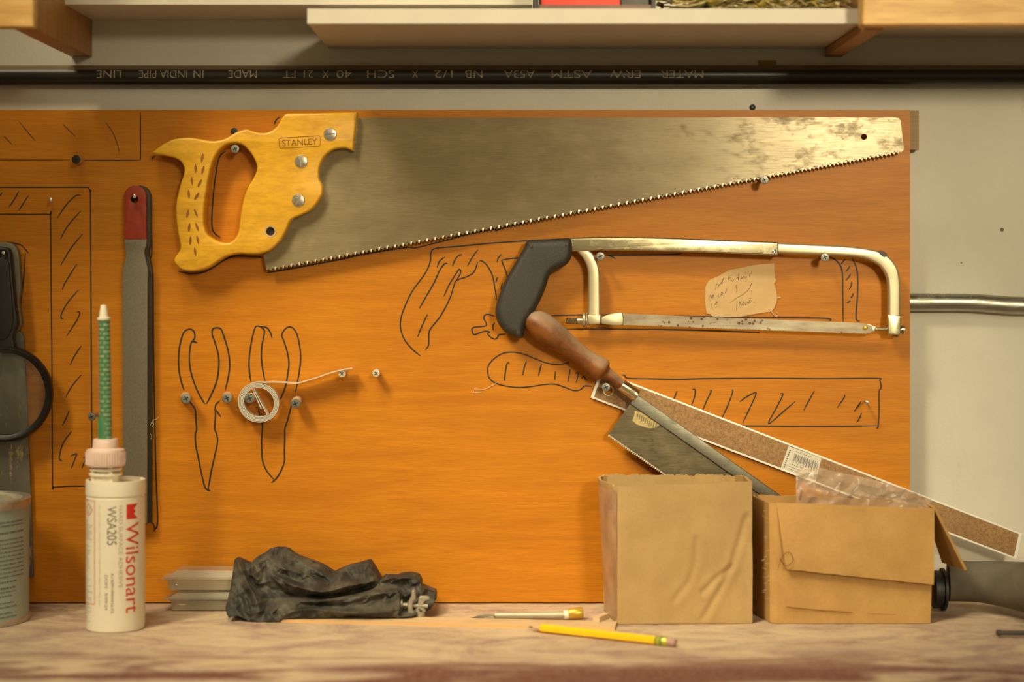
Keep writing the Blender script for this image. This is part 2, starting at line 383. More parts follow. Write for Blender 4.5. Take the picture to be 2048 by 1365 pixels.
def curve_mesh(cu):
    o = bpy.data.objects.new('tmp', cu); C.objects.link(o); bpy.context.view_layer.update()
    me = bpy.data.meshes.new_from_object(o.evaluated_get(bpy.context.evaluated_depsgraph_get()))
    bpy.data.objects.remove(o); bpy.data.curves.remove(cu); return me
def slab(name, loops, d0, d1, mats, parent=None, bevel=0.0, dref=None, sa=35, res=2, world=False):
    """loops: outlines in photo pixels (first outer, then holes), solid between depth d0 (back) and d1 (front)"""
    cu = bpy.data.curves.new('tmp', 'CURVE'); cu.dimensions = '2D'; cu.fill_mode = 'BOTH'
    dr = d1 if dref is None else dref
    for lp in loops:
        sp = cu.splines.new('POLY'); sp.points.add(len(lp) - 1); sp.use_cyclic_u = True
        for q, p in zip(sp.points, lp):
            x, z = p if world else XZ(p[0], p[1], dr); q.co = (x, z, 0, 1)
    cu.extrude = max((d1 - d0) / 2 - bevel, 0); cu.bevel_depth = bevel; cu.bevel_resolution = res; cu.offset = -bevel
    me = curve_mesh(cu); me.transform(Matrix.Translation((0, -(d0 + d1) / 2, 0)) @ ROT); me.name = name
    bm = bmesh.new(); bm.from_mesh(me); bmesh.ops.remove_doubles(bm, verts=bm.verts, dist=1e-7); bmesh.ops.recalc_face_normals(bm, faces=bm.faces); bm.to_mesh(me); bm.free()
    return finish(name, me, mats, parent, sa)
def text_geo(body, length=None, height=None, size=1.0, cuts=0, axis=1):
    """flat lettering: verts (x along reading direction, y up from the baseline) and faces"""
    cu = bpy.data.curves.new('tmp', 'FONT'); cu.body = body; cu.size = size
    me = curve_mesh(cu); bm = bmesh.new(); bm.from_mesh(me); bpy.data.meshes.remove(me)
    xs = [v.co.x for v in bm.verts]; ys = [v.co.y for v in bm.verts]
    sx = length / (max(xs) - min(xs)) if length else 1; sy = height / max(ys) if height else sx
    x0 = min(xs)
    for v in bm.verts: v.co.x = (v.co.x - x0) * sx; v.co.y *= sy
    if cuts:
        lo = min(v.co[axis] for v in bm.verts); hi = max(v.co[axis] for v in bm.verts)
        nn = Vector((0, 0, 0)); nn[axis] = 1
        for i in range(1, cuts):
            co = Vector((0, 0, 0)); co[axis] = lo + (hi - lo) * i / cuts
            bmesh.ops.bisect_plane(bm, geom=bm.verts[:] + bm.edges[:] + bm.faces[:], plane_co=co, plane_no=nn)
    bm.verts.index_update()
    vs = [tuple(v.co) for v in bm.verts]; fs = [tuple(v.index for v in f.verts) for f in bm.faces]; bm.free()
    return vs, fs
def circ(x, y, r, n=32, ry=None, rot=0):
    ry = r if ry is None else ry
    return [(x + r * math.cos(2 * math.pi * i / n) * math.cos(rot) - ry * math.sin(2 * math.pi * i / n) * math.sin(rot),
             y + r * math.cos(2 * math.pi * i / n) * math.sin(rot) + ry * math.sin(2 * math.pi * i / n) * math.cos(rot)) for i in range(n)]
def copy_tree(o, parent=None):
    c = o.copy(); C.objects.link(c)
    if parent is not None: c.parent = parent
    for ch in list(o.children): copy_tree(ch, c)
    return c
WD = -0.030           # depth of the wall behind the board face

# ================================================================ SETTING
b = MB(); b.box(-1.4, 1.4, -WD, -WD + .08, -.25, 1.5); struct(build('wall_back', b, M['wall'], sa=0))
b = MB(); b.box(-.95, .95, -.62, -WD, -.035, 0)
tag(build('workbench', b, M['bench'], sa=0), 'dusty tan and maroon stained workbench top below the tool board', 'workbench')

# ================================================================ TOOL BOARD
board = thing('tool_board', 'large cherry wood tool board with black marker outlines, standing on the bench', 'tool board', (-.1, 0.008, .001))
x0, z1 = XZ(-110, 220); x1, _ = XZ(1820, 220)
b = MB(); b.box(x0, x1, 0, .016, .0012, z1); build('panel', b, M['board'], board, 0)
p, q = P(1760, 222, -.02), P(1836, 300, -.02)
b = MB(); b.box(p.x, q.x, .016, .0298, q.z, p.z); plabel(build('batten', b, M['batten'], board, 0), 'pale wooden batten behind the right edge')

INK = .00135
def drawing(label, strokes, wd=INK, mat='ink'):
    b = MB()
    for s_ in strokes: b.ribbon(smooth(s_, 5), wd, .00025)
    return plabel(build('marker_outline', b, M[mat], board, 0), label)
z3 = lambda l: zp(l, 4.265, 0, 360)
z4 = lambda l: zp(l, 3.412, 0, 600)
z6 = lambda l: zp(l, 3.592, 300, 620)
zh = lambda l: zp(l, 5.25, 780, 460)
z2 = lambda l: zp(l, 2.327, 960, 460)
z7 = lambda l: zp(l, 3.791, 940, 600)
zr = lambda l: zp(l, 4.267, 1320, 740)
z8 = lambda l: zp(l, 3.413, 700, 220)
z1_ = lambda l: zp(l, 3.792, 280, 200)
drawing('black marker corner of a long tool at top left', [[(281, 225), (281, 260), (281, 300), (281, 317), (279, 320)], [(278, 321), (240, 321), (160, 321)]], .0011)
drawing('faded marker strokes at top left', [[(140, 320), (70, 320), (0, 320), (-30, 320)], [(39, 244), (55, 264), (71, 282)], [(125, 248), (138, 261), (151, 273)], [(211, 245), (226, 266), (235, 290), (238, 305)], [(8, 272), (16, 281), (24, 289)]], .0009, 'ink_faded')
drawing('black marker outline of a square with slanted hatching', [
    [(-40, 375), (80, 375), (168, 375), (177, 377), (181, 385), (181, 400), (182, 600), (183, 800), (184, 940), (184, 973)],
    [(-40, 428.5), (60, 429), (99, 429), (101, 433), (102, 560), (104, 760), (105, 960), (107, 974), (112, 975), (140, 973), (184, 973)],
    z3([(20, 105), (0, 135), (-20, 160)]), z3([(162, 95), (120, 170), (75, 235)]), z3([(245, 130), (200, 200), (160, 262)]),
    z3([(688, 130), (640, 140), (560, 220), (490, 325)]), z3([(690, 265), (580, 390), (515, 505)]), z3([(705, 462), (600, 590), (518, 730)]),
    z3([(655, 718), (560, 870), (530, 935)]), z3([(670, 940), (590, 1030), (530, 1130), (520, 1180), (540, 1185)]), z3([(655, 1130), (680, 1130), (660, 1190), (570, 1330)]),
    z4([(555, 315), (510, 380), (478, 445)]), z4([(555, 512), (490, 590), (447, 668)]), z4([(472, 758), (450, 810), (425, 860)]),
    z4([(490, 897), (430, 980), (405, 1070), (410, 1095), (425, 1098)]), z4([(480, 1068), (522, 1052), (510, 1090), (487, 1150)]), z4([(565, 1080), (585, 1080), (570, 1120), (558, 1150)])], .0012)
drawing('black marker outline beside the scraper', [[(14, 484), (38, 489), (48, 496), (57, 507)], [(51, 507), (46, 570), (42, 600), (41, 632)]], .0012)
drawing('black marker outline of the flat file', [z3([(1240, 80), (1275, 110), (1292, 170), (1292, 400), (1295, 620), (1275, 700), (1295, 770), (1305, 850), (1308, 1300)]) + [(308, 760), (310, 860), (312, 950), (315, 1030), (314, 1052), (310, 1060)], [(302, 1047), (306, 1048), (309, 1056), (308, 1064)]], .0014)
drawing('black marker outline of pliers with thin pointed jaws', [
    z6([(245, 580), (220, 500), (205, 400), (208, 300), (222, 220), (245, 160), (280, 140), (310, 150), (322, 180), (318, 210), (295, 240), (283, 320), (285, 400), (300, 470), (330, 560), (365, 630), (395, 680)]),
    z6([(405, 678), (440, 610), (480, 510), (495, 400), (490, 320), (465, 230), (447, 180), (450, 140), (480, 130), (510, 140), (530, 190), (560, 290), (572, 380), (565, 470), (540, 580)]),
    z6([(275, 650), (300, 680), (325, 720), (330, 800), (335, 860), (325, 900), (330, 980), (350, 1080), (375, 1200), (395, 1275), (415, 1295), (435, 1300)]),
    z6([(500, 655), (470, 690), (470, 760), (465, 850), (480, 900), (485, 950), (465, 1050), (440, 1160), (418, 1290)]),
    z6([(475, 720), (490, 745), (510, 770)]), z6([(305, 228), (318, 230), (340, 238)])], .0016)
drawing('black marker outline of pliers with rounded jaws behind the coil', [
    z6([(725, 520), (712, 420), (715, 320), (735, 200), (755, 130), (775, 117), (805, 130), (822, 160), (805, 250), (800, 340), (810, 430), (825, 510)]),
    z6([(800, 120), (840, 130), (865, 165), (877, 205)]),
    z6([(935, 650), (970, 560), (990, 460), (998, 380), (985, 300), (960, 220), (947, 185), (965, 145), (1000, 123), (1035, 140), (1060, 190), (1078, 280), (1082, 360), (1070, 460), (1045, 595)]),
    z6([(1015, 690), (990, 790), (970, 850), (968, 930), (965, 1010), (965, 1090), (940, 1160), (905, 1215), (872, 1243)]),
    z6([(780, 710), (790, 770), (808, 830), (803, 920), (803, 1010), (810, 1090), (840, 1160), (890, 1220)])], .0015)
drawing('black marker outline of the hacksaw with hatching, plus a painted shadow line below the blade', [
    zh([(320, 1325), (230, 1250), (150, 1150), (110, 1030), (115, 930), (150, 820), (230, 650), (340, 500), (400, 400), (425, 320), (430, 240), (480, 195), (700, 175), (1000, 145), (1430, 115), (1600, 105)]),
    zh([(370, 1260), (405, 1210), (410, 1080), (440, 1020), (520, 920), (590, 800), (640, 690), (680, 560), (710, 525), (800, 495), (880, 445), (920, 340)]),
    zh([(940, 325), (980, 335), (1030, 390), (1075, 480), (1100, 600), (1120, 740)]),
    zh([(575, 285), (520, 330), (495, 400)]), zh([(760, 262), (720, 270), (680, 320), (655, 385)]), zh([(925, 208), (870, 280), (810, 385)]),
    zh([(605, 355), (570, 360), (520, 430), (460, 560), (380, 700), (308, 825)]), zh([(565, 700), (620, 580), (700, 450), (730, 415), (742, 450), (700, 525)]),
    zh([(395, 885), (340, 1000), (290, 1125)]), zh([(1170, 255), (1135, 300), (1125, 345)]), zh([(1385, 295), (1280, 300), (1190, 315), (1175, 330), (1210, 420), (1235, 510)]),
    zh([(1130, 497), (1120, 527), (1110, 557)]), zh([(1180, 560), (1170, 600), (1165, 635)]),
    zh([(1100, 910), (1040, 890), (1000, 895), (985, 930), (1010, 1005), (880, 1025), (860, 1060), (880, 1100), (920, 1090), (1000, 1065), (1050, 1075), (1025, 1090), (1060, 1130), (1100, 1148), (1130, 1130), (1140, 1105), (1210, 1095)]),
    zh([(1100, 970), (1080, 1010), (1085, 1060)]),
    z2([(560, 120), (700, 118), (900, 115), (940, 108)]), z2([(600, 120), (615, 125), (630, 135)]), z2([(270, 402), (500, 396), (800, 400), (1300, 408), (1605, 412), (1625, 425)]),
    z2([(400, 462), (700, 463), (1000, 468), (1300, 478)]),  # not a marker line: paints the shadow along the blade's bottom edge
    z2([(1625, 125), (1660, 145), (1685, 190), (1688, 300), (1690, 430)]), z2([(1730, 130), (1755, 190), (1757, 300), (1750, 410), (1768, 425)]),
    z2([(1722, 170), (1712, 184), (1703, 195)]), z2([(1725, 205), (1715, 222), (1703, 235)]), z2([(1730, 240), (1728, 258), (1718, 278)]), z2([(1738, 295), (1734, 306), (1725, 318)]), z2([(1725, 330), (1716, 336), (1708, 340)]), z2([(1700, 135), (1690, 148), (1680, 160)])], .0014)
drawing('black marker outline of the small backsaw with hatching', [
    z7([(755, 475), (690, 490), (600, 485), (500, 450), (400, 410), (310, 397), (240, 410), (180, 450), (140, 500), (135, 560), (160, 610), (230, 645), (350, 665), (450, 660), (550, 645), (640, 640), (720, 665), (790, 690), (840, 680), (870, 655), (925, 657)]),
    z7([(300, 485), (280, 485), (262, 600), (270, 608)]), z7([(430, 468), (415, 500), (400, 575)]), z7([(543, 485), (530, 530), (518, 580)]), z7([(650, 540), (645, 575), (643, 610)]),
    z7([(760, 525), (752, 570), (742, 622)]), z7([(800, 560), (820, 560), (805, 630)]), z7([(845, 600), (862, 580), (885, 612)]),
    z7([(1150, 570), (1175, 575), (1200, 595), (1400, 600), (1600, 603)]) + zr([(400, 75), (900, 72), (1400, 75), (1850, 73), (1875, 90), (1885, 130), (1885, 160), (1870, 190), (1870, 350), (1862, 480), (1845, 500)]),
    zr([(1862, 478), (1400, 483), (700, 480), (500, 480)]),
    zr([(145, 183), (130, 220), (118, 252)]), zr([(275, 170), (300, 172), (295, 230), (265, 315)]), zr([(425, 180), (438, 182), (400, 260), (365, 345)]), zr([(612, 170), (620, 190), (580, 300), (530, 410)]),
    zr([(680, 275), (740, 230), (800, 200), (820, 205), (770, 320), (705, 455)]), zr([(1025, 207), (1048, 215), (980, 350), (930, 440), (940, 455), (1050, 360), (1155, 270)]),
    zr([(1318, 180), (1270, 265), (1225, 350)]), zr([(1575, 213), (1570, 240), (1512, 325)]), zr([(1718, 267), (1690, 310), (1655, 360)]), zr([(1722, 367), (1700, 420), (1677, 450)])], .0013)
drawing('black marker outline of the handsaw below its teeth', [
    z1_([(965, 1310), (1100, 1290), (1500, 1215), (1590, 1195)]) + z8([(60, 992), (100, 985), (250, 960), (390, 940), (450, 942), (560, 915), (680, 885), (800, 850), (980, 815), (1000, 825), (1060, 800), (1200, 772)]),
    z1_([(650, 390), (600, 440), (570, 600), (550, 800), (545, 950), (565, 1010), (610, 1045)]), z1_([(95, 448), (98, 435), (112, 428)]), z1_([(1020, 188), (1030, 155), (1062, 128)]),
    z1_([(290, 1300), (380, 1318), (480, 1308), (560, 1270), (640, 1215), (720, 1186), (860, 1190), (930, 1195)])], .0014)

# ================================================================ HANDSAW
HD0, HD1 = .003, .025
saw = thing('handsaw', 'large handsaw with yellow wooden handle hanging across the top of the board', 'saw', P(600, 543, .012))
ho = smooth(z1_([(88, 400), (150, 352), (230, 305), (300, 288), (380, 285), (460, 297), (530, 310), (600, 305), (660, 285), (720, 248), (770, 228), (810, 222), (850, 235), (900, 247), (950, 248), (1000, 230), (1040, 195), (1065, 150), (1095, 108)]), 3)
ho += z1_([(1120, 100), (1380, 97), (1640, 92), (1645, 100), (1636, 200), (1625, 300), (1616, 388)])
ho += smooth(z1_([(1606, 386), (1560, 365), (1500, 368), (1450, 385), (1400, 430), (1370, 485), (1358, 540), (1360, 600), (1382, 650), (1384, 710), (1365, 750), (1330, 800), (1290, 840), (1220, 875), (1170, 895), (1140, 920), (1120, 960), (1100, 1010), (1070, 1060), (1030, 1105), (980, 1145), (920, 1165), (860, 1172), (780, 1168), (720, 1170), (650, 1190), (590, 1225), (530, 1265), (470, 1290), (400, 1302), (340, 1297), (300, 1280), (262, 1240), (258, 1205), (285, 1165), (305, 1125), (300, 1080), (285, 1000), (272, 900), (270, 800), (285, 720), (305, 640), (325, 580), (335, 530), (320, 485), (290, 455), (240, 435), (170, 420), (110, 415)]), 3)
hh = smooth(z1_([(700, 330), (760, 335), (810, 370), (850, 420), (880, 480), (885, 530), (860, 590), (830, 640), (800, 700), (780, 770), (765, 850), (755, 930), (745, 1000), (720, 1050), (680, 1080), (620, 1083), (560, 1060), (510, 1020), (488, 960), (483, 880), (490, 780), (505, 680), (520, 590), (545, 490), (580, 410), (630, 355), (670, 335)]), 3, True)
handle = slab('handle', [ho, hh, circ(540.5, 463, 8.5)], HD0, HD1, M['handle'], saw, .0024, sa=50)
bt = MB(); n = 158; A, B_ = (538, 541), (1800, 305.5); dv = (B_[0] - A[0], B_[1] - A[1]); L_ = math.hypot(*dv); nv = (-dv[1] / L_, dv[0] / L_)
edge = []
for i in range(n + 1):
    t = i / n; x, y = A[0] + dv[0] * t, A[1] + dv[1] * t
    edge.append((x - nv[0] * 3.0, y - nv[1] * 3.0))
    if i < n:
        xm, ym = A[0] + dv[0] * (t + .5 / n), A[1] + dv[1] * (t + .5 / n); edge.append((xm + nv[0] * 1.6, ym + nv[1] * 1.6))
        f0, f1 = P(x + nv[0] * -4.5, y + nv[1] * -4.5, .01405), P(x + dv[0] / n - nv[0] * 4.5, y + dv[1] / n - nv[1] * 4.5, .01405)
        tp = P(xm + nv[0] * 2.6, ym + nv[1] * 2.6, .0149 if i % 2 else .0128)
        md = P(xm - nv[0] * 4.5, ym - nv[1] * 4.5, .0143)
        bt.add([md, tp, f1], [(0, 2, 1)])
bo = [(640, 236), (1790, 235), (1797, 236.5), (1801, 241), (1808, 298), (1806, 302), (1801, 305)] + edge[::-1] + [(533, 541), (527, 512), (560, 420), (600, 330)]
blade = slab('blade', [bo, circ(1728, 274, 6, 20)], .0131, .0139, M['steel'], saw, 0, sa=20)
build('teeth', bt, M['tooth'], saw, 0)
for (zx, zy, an) in ((1441, 260, 5), (1221, 467, 88), (1200, 762, 65)):
    x, y = z1_([(zx, zy)])[0]; pc = P(x, y, HD1)
    b = MB(); b.lathe([(.0064, -.001), (.0066, .0003), (.0060, .0010), (.0035, .0014), (.0005, .0015)], pc, (0, -1, 0), 32); sn = build('saw_nut', b, M['nickel'], handle, 40)
    b = MB(); ca, sa_ = math.cos(math.radians(an)), math.sin(math.radians(an)); u, v = Vector((ca, 0, sa_)) * .0052, Vector((-sa_, 0, ca)) * .0006; f = pc + Vector((0, -.00162, 0))
    b.add([f - u - v, f + u - v, f + u + v, f - u + v], [(0, 1, 2, 3)]); build('slot', b, M['recess' if an < 10 else 'nickel'], sn, 0) if False else None
    s_ = build('screw_slot', b, M['grey' if an < 10 else 'tooth'], handle, 0); plabel(s_, 'slot across a saw nut')
b = MB(); b.lathe([(.0043, -.004), (.0043, .0001), (.0060, .00025), (.0061, -.0005)], P(540.5, 463, HD1), (0, -1, 0), 32, cap=False); build('hole_collar', b, M['spacer'], handle, 40)
b = MB(); b.lathe([(.0043, -.001), (.0043, .0)], P(540.5, 463, HD1 - .004), (0, -1, 0), 24); build('hang_hole', b, M['recess'], handle, 40)
b = MB()
for (zx, zy, an) in ((470, 438, 12), (419, 518, 2), (475, 530, 16), (392, 615, -5), (451, 630, 28), (368, 714, -3), (428, 730, 32), (359, 862, 12), (422, 858, -20), (371, 965, 8), (430, 962, -18), (380, 1066, 5), (436, 1062, -10), (416, 1152, -5)):
    x, y = z1_([(zx, zy)])[0]; a = math.radians(an); pts = []
    for (lx, ly) in ((0, -9.5), (1.4, -5), (2.2, 0), (1.4, 5), (0, 9.5), (-1.4, 5), (-2.2, 0), (-1.4, -5)):
        pts.append((x + lx * math.cos(a) - ly * math.sin(a), y + lx * math.sin(a) + ly * math.cos(a)))
    wv = [P(px, py, HD1 + .00012) for px, py in pts]; b.add(wv, [tuple(range(8))])
    b.add([P(px + 1.1, py + 1.1, HD1 + .00006) for px, py in pts], [tuple(range(8))])
plabel(build('carved_leaf_pattern', b, M['carve'], handle, 0), 'two rows of small carved leaves on the grip')
b = MB(); an = math.radians(3)
vs, fs = text_geo('STANLEY', .0345, .0062)
o_ = P(*z1_([(1080, 352)])[0], HD1 + .00015)
b.add([o_ + Vector((x * math.cos(an) - y * math.sin(an), 0, x * math.sin(an) + y * math.cos(an))) for x, y, z in vs], fs)
for l in ([(1052, 300), (1062, 290), (1360, 272), (1370, 285), (1367, 342), (1355, 352), (1068, 368), (1058, 355), (1052, 300)],): b.ribbon(z1_(l), .0006, HD1 + .00015, False)
plabel(build('stamped_lettering', b, M['carve'], handle, 0), 'word STANLEY in a stamped frame')

# ================================================================ HACKSAW
hs = thing('hacksaw', 'chrome hacksaw with black plastic handle hanging on two screws', 'saw', P(1250, 672, .015))
slab('frame_sleeve', [smooth(z2([(400, 38), (520, 33), (640, 32), (900, 38), (1200, 50), (1386, 57)]), 4) + z2([(1391, 62), (1391, 114), (1385, 121)]) + smooth(z2([(1370, 120), (1100, 108), (800, 100), (560, 97), (400, 103)]), 4)], .010, .0215, M['chrome'], hs, .0016, sa=50)
bow = smooth(z2([(1300, 54), (1392, 60), (1560, 68), (1700, 75), (1790, 85), (1860, 100), (1910, 130), (1945, 180), (1957, 240), (1958, 320), (1958, 400), (1958, 440)]), 4) + smooth(z2([(1900, 440), (1900, 400), (1900, 300), (1895, 230), (1870, 180), (1830, 150), (1770, 130), (1650, 120), (1500, 115), (1392, 110), (1300, 108)]), 4)
slab('frame_bow', [bow], .0112, .0200, M['cream'], hs, .0022, sa=60, res=3)
slab('frame_arm', [smooth(z2([(440, 92), (465, 115), (490, 150), (503, 200), (504, 300), (503, 400), (503, 438)]), 4) + smooth(z2([(560, 438), (560, 400), (559, 300), (557, 200), (545, 150), (525, 110), (500, 92)]), 4)], .0115, .0195, M['cream'], hs, .0018, sa=60)
slab('handle', [smooth(z2([(216, 56), (235, 46), (330, 42), (405, 38), (427, 48), (431, 90), (425, 130), (405, 160), (370, 180), (340, 195), (322, 220), (310, 260), (290, 310), (265, 360), (240, 400), (220, 430), (207, 460), (203, 500), (180, 506), (140, 492), (110, 472), (82, 432), (70, 390), (75, 350), (90, 300), (120, 230), (160, 160), (190, 110), (210, 75)]), 4, True)], .004, .032, M['grip'], hs, .0075, sa=70, res=5)
bl = [(660, 390)] + [(1770, 434), (1800, 438), (1825, 448), (1828, 470), (1815, 482)]
n = 90; te = []
for i in range(n):
    t = i / n; te += [(1800 - 1130 * t, 482 - 42 * t), (1800 - 1130 * (t + .5 / n) , 486.5 - 42 * t)]
slab('blade', [z2(bl + te + [(664, 441)])], .0162, .0170, M['hblade'], hs, 0, sa=20)
b = MB(); b.lathe([(.0006, 0), (.002, .0003), (.0024, .0009), (.001, .0015)], P(*z2([(1793, 457)])[0], .0170), (0, -1, 0), 16); build('blade_pin', b, M['brass'], hs, 40)
slab('blade_tang', [smooth(z2([(565, 412), (600, 394), (640, 386), (664, 389), (666, 440), (630, 447), (595, 442), (565, 436)]), 4, True)], .0155, .0190, M['cream'], hs, .001, sa=60)
slab('blade_hook', [smooth(z2([(1800, 437), (1830, 447), (1848, 455), (1848, 470), (1826, 476), (1808, 482)]), 3, True)], .0150, .0165, M['cream'], hs, .0004, sa=60)
b = MB(); p = P(*z2([(398, 423)])[0], .0175); q = P(*z2([(470, 427)])[0], .0175); ax = q - p; ln = ax.length
pr = [(.0005, 0)]
for i in range(14): pr += [(.0034 if i % 2 else .0028, .001 + (ln - .002) * i / 13)]
b.lathe(pr + [(.0028, ln)], p, ax, 20); build('threaded_rod', b, M['chrome'], hs, 30)
b = MB(); p = P(*z2([(452, 424)])[0], .0175); b.lathe([(.0034, 0), (.0036, .0005), (.0036, .013)], p, ax, 20); build('rod_sleeve', b, M['chrome'], hs, 40)
b = MB(); p = P(*z2([(478, 420)])[0], .0165); b.lathe([(.0070, 0), (.0074, .0006), (.0074, .0022), (.0068, .0026)], p, (1, 0, .02), 24); b.lathe([(.0076, .0032), (.0078, .0034), (.0078, .0040), (.0076, .0042)], p, (1, 0, .02), 24); build('wing_nut', b, M['cream'], hs, 40)
slab('arm_clamp', [z2([(501, 396), (562, 396), (562, 432), (556, 441), (507, 441), (501, 432)])], .0105, .0215, M['cream'], hs, .001, sa=50)
slab('bow_clamp', [z2([(1898, 394), (1960, 396), (1960, 482), (1954, 491), (1903, 490), (1898, 482)])], .0105, .0215, M['chrome'], hs, .001, sa=50)
b = MB(); p = P(*z2([(1838, 462)])[0], .0165); b.lathe([(.0016, 0), (.0018, .0008), (.0018, .010), (.0024, .012), (.0024, .026), (.0042, .0262), (.0042, .0288), (.0036, .0293)], p, (1, 0, -.02), 20); build('end_pin', b, M['chrome'], hs, 40)
b = MB(); b.lathe([(.0021, -.0005), (.0021, .0004), (.0013, .0008), (.0008, .0006)], P(*z2([(1370, 101)])[0], .0215), (0, -1, 0), 16); build('rivet', b, M['nickel'], hs, 40)
b = MB()
b.add([P(x, y, .02015) for x, y in z2([(1848, 97), (1870, 95), (1893, 108), (1897, 122), (1880, 128), (1862, 115)])], [tuple(range(6))])
build('chipped_paint_spot', b, M['iron'], hs, 0)

# ================================================================ BACKSAW
bs = thing('backsaw', 'small backsaw with turned brown wooden handle leaning blade down behind the boxes', 'saw', P(1300, 860, .02))
BD = .021
a0 = P(1052, 630, BD); a1 = P(1049 + 275 * .808, 628 + 275 * .590, BD); ax = (a1 - a0).normalized(); k_ = (D - BD) / D * S
pr = [(0.1, 0), (9, 1), (17, 5), (24, 11), (30, 22), (33.5, 38), (34, 50), (32.5, 68), (28, 92), (24.5, 115), (22.8, 134), (23.2, 150), (26, 170), (28, 181), (27.5, 187), (25, 192), (18.5, 195), (15, 199), (13.5, 215), (11.5, 243)]
prs = smooth(pr, 3)
b = MB(); b.lathe([(r * k_ * (.93 if r > 20 else 1), t * k_) for r, t in prs], a0, ax, 44, .9, (0, -1, 0)); build('handle', b, M['turned'], bs, 45)
b = MB(); b.lathe([(11.3 * k_, 236 * k_), (12.2 * k_, 237 * k_), (12.4 * k_, 262 * k_), (13.2 * k_, 264 * k_), (13.2 * k_, 274 * k_), (10 * k_, 276 * k_)], a0, ax, 30); build('ferrule', b, M['chrome'], bs, 40)
dx, dy = .820, .573; nx, ny = -dy, dx     # along the blade / towards its teeth, in photo pixels
def bp(t, s_): return (1268 + dx * t + nx * s_, 800 + dy * t + ny * s_)
slab('spine', [[bp(-2, -12), bp(360, -11), bp(360, 12), bp(-2, 11)]], .0185, .0235, M['spine'], bs, .0007)
tx = [bp(-2, 9), bp(360, 9)]; n = 80
for i in range(n):
    t = 360 - 362 * i / n; tx += [bp(t, 87), bp(t - 2.2, 89.5)]
tx.append(bp(-2, 87))
slab('blade', [tx], .0205, .0213, M['bsteel'], bs, 0, sa=20)
b = MB()
for i in range(n):
    t = 360 - 362 * i / n; b.add([P(*bp(t, 86), .02135), P(*bp(t - 2.2, 90.5), .0215), P(*bp(t - 4.4, 86), .02135)], [(0, 1, 2)])
build('teeth', b, M['tooth'], bs, 0)
gl = MB(); gl.add([P(*q, .02145) for q in z7([(1250, 843), (1290, 850), (1340, 880), (1400, 920), (1440, 948), (1400, 972), (1360, 975), (1300, 958), (1262, 945), (1230, 915), (1245, 880)])], [tuple(range(11))])
lab = plabel(build('label_remnant', gl, M['gold'], bs, 0), 'torn yellowed label remnant')
b = MB()
for i in range(10): x = 1275 + i * 15; y = 862 + i * 9; b.ribbon(z7([(x, y), (x - 8, y + 30 + (i * 7) % 16)]), .0007, .0216, False)
build('label_stripes', b, M['grey'], lab, 0)

# ================================================================ CORK BACKED RULER
ru = thing('ruler', 'long cork backed ruler with white edges slanting down to the right', 'ruler', P(1600, 1118, .003))
RD = .0045
c = [(1201, 742), (2044, 1068), (2033, 1120), (1181, 796)]
def lerp(a, b_, t): return (a[0] + (b_[0] - a[0]) * t, a[1] + (b_[1] - a[1]) * t)
def inset(w0, w1):
    L = .0 + w1 / 905; s_ = w0 / 56
    return [lerp(lerp(c[0], c[1], L), lerp(c[3], c[2], L), s_), lerp(lerp(c[0], c[1], 1 - L), lerp(c[3], c[2], 1 - L), s_), lerp(lerp(c[0], c[1], 1 - L), lerp(c[3], c[2], 1 - L), 1 - s_), lerp(lerp(c[0], c[1], L), lerp(c[3], c[2], L), 1 - s_)]
holec = (1217, 782)
slab('metal_strip', [c, circ(*holec, 9)], .0012, RD - .0012, M['alu'], ru, .0003)
slab('raised_edge', [c, inset(3.6, 6)], RD - .0012, RD, M['alu'], ru, .0002)
slab('cork_backing', [inset(3.8, 6.3), circ(*holec, 10.5)], RD - .0012, RD - .0003, M['cork'], ru, .0001)
st = [(1577, 893), (1643, 917), (1631, 965), (1561, 938)]
s_ = slab('price_sticker', [st], RD - .0003, RD - .00015, M['sticker'], ru)
b = MB()
def sp_(u, v): return lerp(lerp(st[0], st[1], u), lerp(st[3], st[2], u), v)
for i in range(26):
    u = .24 + i * .028; b.ribbon([sp_(u, .22 + .05 * math.sin(i * 3.1)), sp_(u, .55 + .08 * math.sin(i * 2.3))], .0003 + .0005 * ((i * 7) % 3) / 2, RD - .00008, False)
for v, u0, u1 in ((.10, .25, .75), (.66, .25, .85), (.78, .2, .6), (.88, .2, .7)): 
    for i in range(int((u1 - u0) / .06)): b.ribbon([sp_(u0 + i * .06, v), sp_(u0 + i * .06 + .04, v)], .0006, RD - .00008, False)
for i in range(9): b.ribbon([sp_(.08, .12 + i * .09), sp_(.08, .12 + i * .09 + .06)], .0012, RD - .00008, False)
build('barcode', b, M['grey'], s_, 0)

# ================================================================ FILES
def file_outline(ox, bot):
    l = [(1060, 508), (1060, 140)]; pts = []
    top = [(1152 - 93 * math.cos(math.pi * i / 12), 140 - 93 * math.sin(math.pi * i / 12)) for i in range(13)]
    right = smooth([(1246, 160), (1248, 508), (1243, 560), (1233, 600), (1233, 640), (1246, 700), (1258, 750), (1258, 800)], 3)
    left = smooth([(1045, 800), (1050, 750), (1066, 690), (1074, 640), (1068, 570), (1060, 508), (1060, 160)], 3)
    up = z3(top + right); lf = z3(left)
    return [(x + ox, y) for x, y in up] + [(294 + ox, bot), (246 + ox, bot)] + [(x + ox, y) for x, y in lf]
f1 = thing('flat_file', 'grey flat file with red painted tang hanging left of the pliers outlines', 'file', P(270, 1047, .012))
fo = file_outline(0, 1047); hole = circ(268.5, 399, 7.5)
slab('file_body', [[q for q in fo if q[1] > 478.5] + []], .0115, .0165, M['file'], f1, .0003) if False else None
low = [q for q in fo if q[1] > 479]; upq = [q for q in fo if q[1] <= 479.5]
i0 = next(i for i, q in enumerate(fo) if q[1] > 479)
